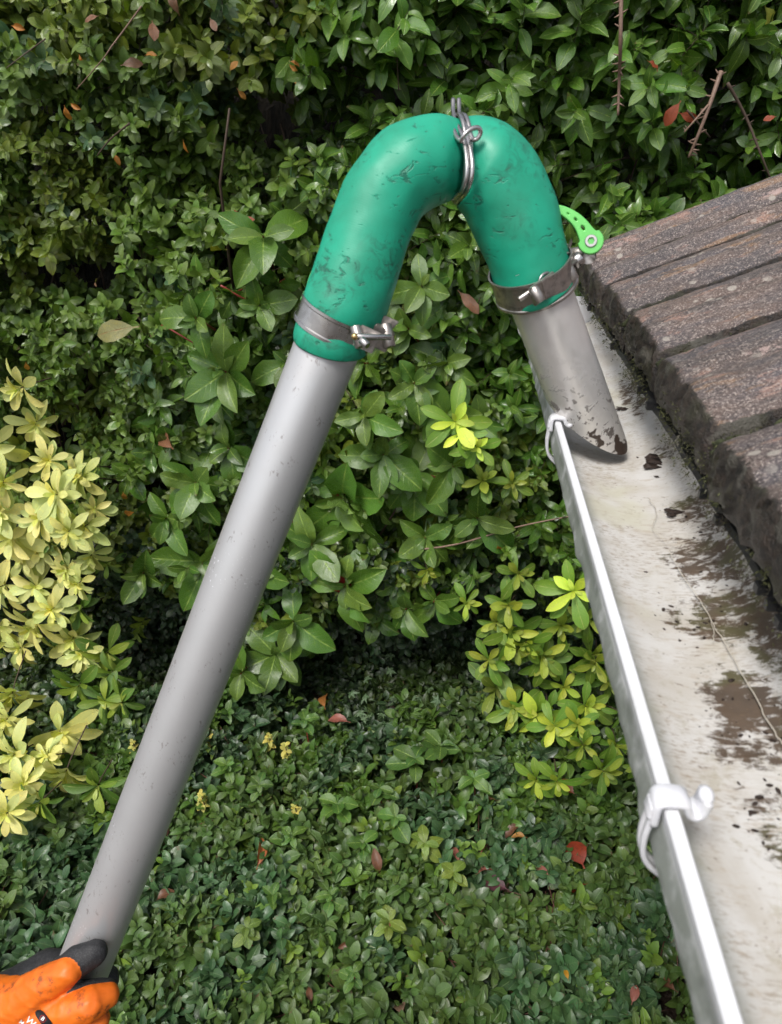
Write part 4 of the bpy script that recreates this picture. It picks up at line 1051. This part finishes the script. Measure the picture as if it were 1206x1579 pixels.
for (px_, py_, lp, br) in LIMEW:
    c = hedge_pt(px_, py_, random.uniform(.12, .2) + (.12 if py_ < 700 else 0)); Z = pix(c)[2]
    whorl('lime', c, toward(.25), lp * Z / FPX, random.randint(5, 6), 1.1, [tuple(q * (.55 + br * .35) for q in (.16, .29, .03)), tuple(q * br for q in G_LI), tuple(q * br for q in (.34, .42, .06))], LS['lime'], TW['lime'], .0025, 3, 70)
# understory in the dark foot of the hedge
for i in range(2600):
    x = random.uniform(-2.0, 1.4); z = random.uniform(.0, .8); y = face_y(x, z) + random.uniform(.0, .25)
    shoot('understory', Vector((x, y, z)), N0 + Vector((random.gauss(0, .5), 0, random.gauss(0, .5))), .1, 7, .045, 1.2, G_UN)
# spent orange, red and brown leaves caught in the hedge
SPENT = [(20, 40, 18, 'o'), (175, 238, 18, 'o'), (225, 85, 18, 'o'), (283, 218, 18, 'o'), (448, 95, 16, 'o'), (452, 118, 18, 'o'), (447, 100, 14, 'o'), (367, 138, 18, 'o'), (355, 108, 18, 'o'), (100, 165, 20, 'o'), (768, 842, 18, 'o'), (122, 85, 14, 'o'), (110, 160, 16, 'o'), (190, 100, 30, 'b'), (275, 20, 30, 'b'), (235, 35, 30, 'b'), (325, 30, 20, 'b'), (150, 25, 22, 'b'), (1047, 160, 36, 'r'), (1050, 175, 30, 'r'), (710, 452, 44, 'b'), (505, 880, 60, 'R'), (1000, 95, 24, 'r'), (645, 765, 30, 'b'), (150, 430, 16, 'b'), (265, 690, 44, 'b'), (205, 790, 16, 'o'), (190, 760, 16, 'o'), (205, 505, 66, 'p'), (365, 345, 30, 'r'), (1180, 12, 60, 'y'), (325, 370, 40, 'y'), (600, 250, 16, 'o'), (40, 560, 14, 'o'), (1195, 180, 18, 'r')]
CS = {'o': (.50, .20, .03), 'b': (.20, .10, .055), 'r': (.30, .06, .02), 'R': (.20, .012, .01), 'p': (.28, .26, .10), 'y': (.42, .42, .06)}
spent_rows = {}
for (px_, py_, lp, k) in SPENT:
    c = hedge_pt(px_, py_, random.uniform(.13, .2)); Z = pix(c)[2]; kk = CS[k]
    c = hedge_pt(px_, py_, random.uniform(.07, .14))
    LS['spent'].add(c, Vector((random.gauss(0, 1), random.gauss(0, .4), random.gauss(-.5, .6))) if k != 'p' else Vector((-1, -.1, -.15)), toward(.4), lp * Z / FPX, random.uniform(.8, 1.2), jitter(kk, .12))

SH = {}
SH['small'] = thing('shrub', 'dense small leaved dark green shrub filling the hedge behind the pole', 'shrub', (-.9, FY0 + .3, 0))
SH['med'] = thing('shrub', 'glossy evergreen shrub with pointed leaves above the green hose and roof corner', 'shrub', (.5, FY0 + .3, 0))
SH['big'] = thing('shrub', 'large leaved shrub with red leaf stalks between the pole and the nozzle', 'shrub', (-.2, FY0 + .25, 0))
SH['gold'] = thing('shrub', 'pale yellow leaved shrub with rosettes of narrow leaves beside the pole', 'shrub', (-1.2, FY0 + .2, 0))
SH['lime'] = thing('shrub', 'lime green shrub with rosettes beside the white gutter edge', 'shrub', (.45, FY0 + .2, 0))
SH['understory'] = thing('shrub', 'shaded low dark leaved growth at the foot of the hedge', 'shrub', (0, FY0 + .3, 0))
split_mass(SH['small'], LS['small'], 'small', M_leaf_small)
split_mass(SH['med'], LS['med'], 'med', M_leaf_big)
split_mass(SH['big'], LS['big'], 'big', M_leaf_big)
split_mass(SH['gold'], LS['gold'], 'gold', M_leaf_gold)
split_mass(SH['lime'], LS['lime'], 'gold', M_leaf_gold)
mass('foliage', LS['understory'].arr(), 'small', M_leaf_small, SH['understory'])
for k in ('small', 'med', 'big', 'gold', 'lime', 'understory'):
    link('twigs', bm_mesh('twigs', TW[k]), M_redstem if k == 'big' else M_bark, SH[k], 'stuff')
A = LS['spent'].arr()
for i, o in enumerate(singles('spent_leaf', A, 'big', M_leaf_dead, SH['small'])):
    o['label'] = {'o': 'orange spent leaf', 'b': 'brown withered leaf', 'r': 'rusty dead leaf', 'R': 'dark red dead leaf', 'p': 'pale underside of a turned leaf', 'y': 'yellowing leaf'}[SPENT[i][3]]
# added dark slab behind the leaves, keeps sky light out of the gaps
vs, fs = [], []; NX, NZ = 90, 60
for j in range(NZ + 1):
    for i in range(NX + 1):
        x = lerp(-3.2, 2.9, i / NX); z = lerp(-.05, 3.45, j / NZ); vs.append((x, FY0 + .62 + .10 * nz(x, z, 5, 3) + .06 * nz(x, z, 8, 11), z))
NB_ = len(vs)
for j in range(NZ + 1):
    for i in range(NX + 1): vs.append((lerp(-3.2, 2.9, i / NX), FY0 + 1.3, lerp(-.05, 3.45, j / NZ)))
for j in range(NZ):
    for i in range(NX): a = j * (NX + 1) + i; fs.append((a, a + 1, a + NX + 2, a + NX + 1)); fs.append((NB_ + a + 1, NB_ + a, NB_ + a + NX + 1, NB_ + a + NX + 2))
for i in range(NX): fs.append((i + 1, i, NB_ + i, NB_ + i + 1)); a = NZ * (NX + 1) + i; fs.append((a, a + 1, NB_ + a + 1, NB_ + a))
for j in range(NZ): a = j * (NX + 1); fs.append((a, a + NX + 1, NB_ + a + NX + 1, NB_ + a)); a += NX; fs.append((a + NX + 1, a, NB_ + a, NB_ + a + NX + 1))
th_ = link('hedge_light_block', mesh('hedge_light_block', vs, fs), M_light_block, None, 'stuff'); tag(th_, 'added dark slab behind the hedge leaves that blocks the sky light', 'hedge_light_block')
bm = bmesh.new()
for i in range(260):
    x = random.uniform(-2.2, 2); y = FY0 + random.uniform(.2, .55); z = random.uniform(0, 1.6); d = Vector((random.gauss(0, .35), random.gauss(0, .2), 1)).normalized(); L_ = random.uniform(.4, 1.1); r = random.uniform(.003, .009)
    pts = [Vector((x, y, z)) + d * L_ * k / 5 + Vector((nz(i, k, 0, 1.3), nz(i, k, 5, 1.3), 0)) * .06 for k in range(6)]; tube(bm, pts, [r * (1 - .12 * k) for k in range(6)], 5)
link('branches', bm_mesh('branches', bm), M_bark, SH['small'], 'stuff')
# bare stems that can be picked out
def stem(par, pts, r, mat, thorns=0, fwd=.16, label=None):
    q = [hedge_pt(a, b, fwd) for a, b in pts]; q = [Vector(v) for v in catmull([tuple(v) for v in q], 5)]
    bm = bmesh.new(); tube(bm, q, [r * lerp(1, .55, i / len(q)) for i in range(len(q))], 7)
    for k in range(thorns):
        i = random.randrange(1, len(q) - 1); d = Vector((random.choice((-1, 1)), random.gauss(0, .3), random.gauss(0, .5))).normalized(); tube(bm, [q[i], q[i] + d * r * 3.2], [r * .6, r * .12], 4)
    o = link('bare_stem', bm_mesh('bare_stem', bm), mat, par)
    if label: o['label'] = label
stem(SH['med'], [(958, -30), (957, 60), (955, 120), (953, 178)], .0052, M_drystem, 16, .30, 'dead bare stem hanging straight down')
stem(SH['med'], [(1112, 110), (1095, 160), (1078, 205), (1062, 243)], .0058, M_drystem, 14, .26, 'thorny bare stem slanting down')
stem(SH['med'], [(1092, 162), (1072, 185), (1055, 204)], .0030, M_drystem, 5, .26)
stem(SH['med'], [(1122, 128), (1150, 180), (1172, 235), (1188, 275)], .0042, M_bark, 10, .22)
stem(SH['med'], [(1060, 170), (1095, 212)], .0030, M_bark, 2, .1)
stem(SH['small'], [(218, 10), (196, 40), (172, 72), (158, 92), (118, 138)], .0024, M_drystem, 3, .13)
stem(SH['small'], [(70, 60), (40, 82), (10, 105)], .0020, M_bark, 2, .10)
stem(SH['small'], [(200, 190), (170, 215), (150, 240)], .0030, M_bark, 2, .14)
stem(SH['big'], [(620, 850), (700, 840), (800, 812), (885, 795)], .0040, M_drystem, 4, .10)
stem(SH['big'], [(400, 355), (380, 340), (362, 325)], 0.0041, M_redstem, 5, .085)
stem(SH['big'], [(250, 500), (275, 515), (300, 530)], 0.0034, M_redstem, 5, .085)
stem(SH['big'], [(340, 440), (375, 460), (415, 480)], 0.0034, M_redstem, 5, .085)
stem(SH['big'], [(505, 735), (520, 762), (535, 775)], 0.0037, M_redstem, 5, .085)
stem(SH['big'], [(640, 715), (660, 730), (690, 745)], 0.0030, M_redstem, 5, .085)
stem(SH['big'], [(530, 908), (555, 900), (580, 890)], 0.0030, M_redstem, 5, .085)

# ================================================================== GROUND COVER
def cover_z(x, y):
    return .17 + .07 * nz(x, y, 2, 2.2) + .035 * nz(x, y, 6, 6) 
GC = Leaves(); GT = bmesh.new()
sp_ = .040
CPITS = [(880, 1215, 60, 25), (760, 1290, 60, 30), (430, 1130, 90, 28), (520, 1100, 120, 30), (330, 1340, 60, 20), (1050, 1450, 40, 50), (700, 1230, 80, 25), (900, 1330, 35, 25), (250, 1290, 40, 20)]
for layer, (dz, keep) in enumerate(((0, .92), (-.045, 1), (-.10, .6))):
    for j in range(int(3.6 / sp_)):
        for i in range(int(4.6 / sp_)):
            if random.random() > keep: continue
            x = -2.3 + (i + random.random()) * sp_; y = -.6 + (j + random.random()) * sp_
            if x > .9 and y < 1.2: continue
            z = cover_z(x, y) + dz; hol = max(0, min(1, (y - 2.24 - .12 * nz(x, 3, 3, 4)) / .12)); z = lerp(z, .04 + dz * .5, hol); px_, py_, zz = pix((x, y, z))
            if not (-220 < px_ < 1900 and 1000 < py_ < 1900): 
                if random.random() < .5 or layer: continue
            if y > 2.95: continue
            hole = any(((px_ - a) / c) ** 2 + ((py_ - b) / d) ** 2 < 1 for a, b, c, d in CPITS)
            if (hole or nz(x, y, 40, 7) < -.24) and random.random() < (.7 if layer < 2 else .2): continue
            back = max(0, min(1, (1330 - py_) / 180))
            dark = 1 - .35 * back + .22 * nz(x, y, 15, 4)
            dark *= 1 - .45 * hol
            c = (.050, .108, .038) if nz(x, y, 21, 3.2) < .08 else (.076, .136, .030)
            if random.random() < .08: c = (.13, .22, .03)
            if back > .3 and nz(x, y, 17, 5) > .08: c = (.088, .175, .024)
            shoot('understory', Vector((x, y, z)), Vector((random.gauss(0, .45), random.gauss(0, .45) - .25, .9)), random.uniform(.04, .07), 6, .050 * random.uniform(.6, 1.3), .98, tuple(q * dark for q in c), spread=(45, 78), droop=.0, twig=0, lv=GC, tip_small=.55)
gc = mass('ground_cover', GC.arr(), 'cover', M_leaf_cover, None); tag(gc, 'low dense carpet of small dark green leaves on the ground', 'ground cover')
# trailing stems in the cover
bm = bmesh.new()
for i in range(150):
    px_ = random.uniform(-50, 1080); py_ = random.uniform(1120, 1600); q = onZ(px_, py_, .17); a = random.random() * 6.28; L_ = random.uniform(.08, .25)
    pts = [Vector((q.x + math.cos(a + .3 * nz(i, k)) * L_ * k / 5, q.y + math.sin(a) * L_ * k / 5, 0)) for k in range(6)]; pts = [Vector((p.x, p.y, cover_z(p.x, p.y) - .01 + .02 * nz(i, k_, 3, .8))) for k_, p in enumerate(pts)]
    tube(bm, pts, .0016, 4)
ts = link('trailing_stems', bm_mesh('trailing_stems', bm), simple('red_brown_stem', (.12, .05, .035), .6), None, 'stuff'); tag(ts, 'thin red-brown stems trailing through the ground cover', 'stems')

# ivy ---------------------------------------------------------------- lobed leaves with pale veins
def ivy_mesh(seed):
    lob = [(0, 1.0), (14, .62), (28, .40), (52, .78), (66, .55), (84, .36), (112, .55), (140, .34), (168, .22), (180, .10)]
    ang = [a for a, _ in lob] + [-a for a, _ in lob[1:-1]][::-1]; rad = [r for _, r in lob] + [r for _, r in lob[1:-1]][::-1]
    vs = [(0, 0, .03)]; uv = [(.5, .5)]; n = len(ang)
    for k, (a, r) in enumerate(zip(ang, rad)):
        tip = r > .5 and abs(a) in (0, 52, 112)
        x = math.sin(R(a)) * r; y = math.cos(R(a)) * r; vs.append((x, y, (-.06 if tip else .10) + .04 * math.sin(a * .05 + seed))); uv.append((.5 if tip else .9, .5))
    fs = [(0, 1 + k, 1 + (k + 1) % n) for k in range(n)]
    me = mesh('ivy_leaf', vs, fs, False); u = me.uv_layers.new(name='UVMap'); L_ = np.empty(len(me.loops), dtype=np.int32); me.loops.foreach_get('vertex_index', L_); u.data.foreach_set('uv', np.array(uv, dtype=np.float32)[L_].ravel())
    c_ = me.attributes.new('Col', 'FLOAT_COLOR', 'POINT'); c_.data.foreach_set('color', np.ones(len(vs) * 4, dtype=np.float32)); me.materials.append(M_leaf_ivy); return me
IV = [ivy_mesh(0), ivy_mesh(1.5), ivy_mesh(3)]
ivy = thing('ivy', 'pale veined ivy creeping through the ground cover', 'ivy', (0, 1.5, .1))
IVC = [(300, 1400, 60, 14), (490, 1190, 40, 6), (720, 1130, 60, 12), (780, 1110, 50, 10), (690, 1390, 50, 12), (880, 1420, 50, 9), (970, 1480, 50, 12), (1010, 1500, 40, 6), (700, 1500, 60, 10), (880, 1270, 50, 8), (560, 1560, 50, 6), (940, 1390, 50, 8), (240, 1490, 50, 8), (590, 1110, 60, 12), (830, 1560, 60, 8), (640, 1070, 80, 14), (150, 1400, 40, 5), (40, 1350, 60, 10), (520, 1130, 60, 8)]
for (a, b, r, n) in IVC:
    for i in range(n):
        q = onZ(a + random.gauss(0, r), b + random.gauss(0, r * .45), .2); q.z = cover_z(q.x, q.y) + random.uniform(.0, .03)
        o = bpy.data.objects.new('ivy_leaf', random.choice(IV)); C.objects.link(o); o.parent = ivy
        s_ = random.uniform(.022, .042); o.matrix_basis = Matrix.Translation(q - Vector(ivy.location)) @ Matrix.Rotation(random.random() * 6.28, 4, 'Z') @ Matrix.Rotation(random.gauss(0, .35), 4, 'X') @ Matrix.Rotation(random.gauss(0, .35), 4, 'Y') @ Matrix.Scale(s_, 4)
        o.color = (*jitter((.035, .075, .045) if b > 1160 else (.03, .06, .05), .25), 1)
# broad leaved seedlings standing in the cover
def seedling(px_, py_, lp, n, col, label, kind='big', mat=M_leaf_big, cat='plant', grp=None, h=.06, layers=2):
    q = onZ(px_, py_, .2 + h); gz = cover_z(q.x, q.y); t = thing('seedling', label, cat, (q.x, q.y, .02), grp); LVs = Leaves(); Z = pix(q)[2]; lf = lp * Z / FPX
    bm = bmesh.new(); tube(bm, [Vector((q.x, q.y, .0)), Vector((q.x + .01, q.y, gz)), q], [.003, .0025, .0015], 5); link('stem', bm_mesh('stem', bm), M_redstem if kind == 'big' else M_bark, t)
    a0 = random.random() * 6.28
    for ly in range(layers):
        for i in range(n):
            a = a0 + 6.28 * i / n + ly * .7 + random.uniform(-.6, .6); el = random.uniform(-.25, .6) + ly * .15
            d = Vector((math.cos(a), math.sin(a), el)); nn_ = Vector((-math.cos(a) * el, -math.sin(a) * el - .15, 1)) + Vector([random.gauss(0, .12) for _ in range(3)])
            LVs.add(q - Vector((0, 0, .025 * (layers - 1 - ly))), d, nn_, lf * random.uniform(.5, 1.1) * (1 - .15 * ly), random.uniform(1.0, 1.35), jitter(col, .18))
    singles('leaf', LVs.arr(), kind, mat, t)
LG = (.09, .18, .035); MG = (.075, .15, .035); YG = (.17, .24, .045)
SD = [(640, 1170, 44, 4, MG, 'broad leaved green seedling at the foot of the hedge below the dark hollow'), (680, 1150, 40, 3, MG, 'upright toothed seedling nearest the lime shrub rosettes'), (730, 1200, 34, 4, LG, 'seedling with paired oval leaves in front of the ivy at the hedge foot'),
      (655, 1300, 34, 5, YG, 'yellow-green seedling with frilled leaves in the middle of the carpet'), (610, 1260, 38, 4, LG, 'bright green seedling just left of the yellow-green one'), (520, 1240, 36, 5, LG, 'tall pale green seedling between the pole and the yellow-green one'), (560, 1300, 38, 5, LG, 'light green clump of oval leaves in the middle of the ground cover'), (450, 1290, 36, 5, LG, 'broad rounded seedling beside the curled orange-brown leaf'),
      (400, 1210, 26, 5, MG, 'small leafy sprig just right of the pole'), (470, 1110, 30, 3, MG, 'single toothed seedling under the large leaved shrub'), (350, 1180, 24, 6, LG, 'green tuft beside the pole under the variegated sprig'), (420, 1380, 30, 4, LG, 'oval leaved seedling below the curled orange-brown leaf'), (600, 1420, 32, 4, YG, 'ragged yellowish seedling low in the carpet'), (380, 1430, 26, 5, (.12, .19, .04), 'yellow-tinged sprig near the bottom middle of the carpet'), (510, 1380, 30, 4, LG, 'bitten light green seedling between two oval leaved ones'), (545, 1500, 26, 4, LG, 'small bright sprig lowest in the carpet'), (700, 1345, 28, 4, YG, 'pale sprig below the yellow-green seedling, beside pink leaves'), (585, 1215, 30, 4, MG, 'dull green seedling behind the bright green ones')]
for s_ in SD: seedling(*s_)
VY = (.55, .50, .12)
for (a, b, n, lab) in ((310, 1225, 7, 'cream variegated sprig touching the right edge of the pole'), (415, 1135, 5, 'yellow variegated sprig under the large leaved shrub'), (440, 1150, 4, 'small yellow tuft beside the larger yellow sprig'), (322, 1138, 5, 'faint variegated tuft beside the pole above the cream one'), (455, 1245, 4, 'tiny bright yellow tuft among the green seedlings'), (205, 1145, 4, 'small yellow tuft just left of the pole')):
    seedling(a, b, 13, n, VY, lab, 'small', M_leaf_gold, 'plant', None, .05, 3)
# fallen leaves: each one its own thing
def curled_leaf(px_, py_, lp, wf, col, label, rot, curl=1.0, name='fallen_leaf', grp='dead leaves on the ground cover'):
    q = onZ(px_, py_, .22); q.z = cover_z(q.x, q.y) + .035; Z = pix(q)[2]; L_ = lp * Z / FPX
    bvv, bf, buv = leaf_base(BIG, c5, .55 * curl, .5 * curl, .07, .02, .18, random.random() * 6)
    me = mesh('fallen_leaf', bvv * np.array([wf, 1, 1]) * L_, [tuple(int(k) for k in f) for f in bf]); u = me.uv_layers.new(name='UVMap'); u.data.foreach_set('uv', buv[bf.ravel()].ravel().astype(np.float32))
    c_ = me.attributes.new('Col', 'FLOAT_COLOR', 'POINT'); c_.data.foreach_set('color', np.ones(len(bvv) * 4, dtype=np.float32))
    o = link(name, me, M_leaf_dead); o.location = q; o.rotation_euler = (random.gauss(0, .3) + .2, random.gauss(0, .3), rot); o.color = (*col, 1); tag(o, label, 'leaf', grp)
RD = (.27, .040, .018); BR = (.17, .075, .04); PK = (.32, .11, .08); OG = (.55, .26, .02)
for a in [(900, 1322, 42, 1.5, RD, 'large brick-red fallen leaf near the near bracket', .3, .25), (905, 1350, 30, 1.2, RD, 'smaller red leaf just below the large brick-red one', 1.8), (885, 1215, 34, 1.3, (.26, .07, .03), 'rust brown leaf under the lowest lime rosettes', .8), (765, 1232, 28, 1, BR, 'brown curled leaf in the gap below the seedlings', 1.6),
          (780, 1365, 32, 1.5, (.10, .035, .045), 'dull purple round leaf in the middle of the carpet', 1.2), (708, 1322, 26, .8, PK, 'pinkish leaf, leftmost of the three pink ones', .4), (742, 1318, 26, .8, PK, 'pinkish leaf, middle one of the three pink ones', -.3), (738, 1345, 26, .8, PK, 'pinkish leaf, lowest of the three pink ones', -1.1),
          (398, 1335, 40, .7, (.42, .13, .05), 'curled orange-brown leaf standing among the seedlings', .1, 1.6), (876, 1508, 14, 1, OG, 'small bright orange leaf low in the carpet', .2), (800, 1270, 26, 1, BR, 'brown leaf left of the rusty ones beneath the lime shrub', 2.2), (230, 1310, 24, 1.2, PK, 'pale pinkish leaf just right of the pole', 1), (1045, 1510, 34, 1.2, BR, 'brown leaf against the underside of the gutter', .8), (975, 1545, 24, 1.1, PK, 'pink-brown leaf near the bottom below the gutter', -.4),
          (620, 1560, 26, 1.4, (.24, .15, .10), 'tan leaf at the bottom edge of the carpet', .4), (240, 1375, 26, 1.2, BR, 'brown leaf in the carpet right of the pole shaft', -1), (535, 1100, 30, 1, PK, 'dusty pink leaf in the dark under the hedge', 1.4), (500, 1075, 30, 1, (.30, .12, .03), 'orange-brown leaf under the large leaved shrub', .2), (810, 1290, 20, 1, (.45, .22, .06), 'small tan leaf beneath the rusty leaf', 1.4), (845, 1345, 20, 1, PK, 'pink scrap of leaf left of the large brick-red leaf', .9), (480, 1540, 20, 1, BR, 'brown leaf lowest in the middle of the carpet', .4), (540, 1445, 20, .9, BR, 'small brown leaf beside the ragged yellowish seedling', 2.4), (585, 1340, 30, 1, BR, 'brown leaf below the light green clump', .3)]:
    curled_leaf(*a)
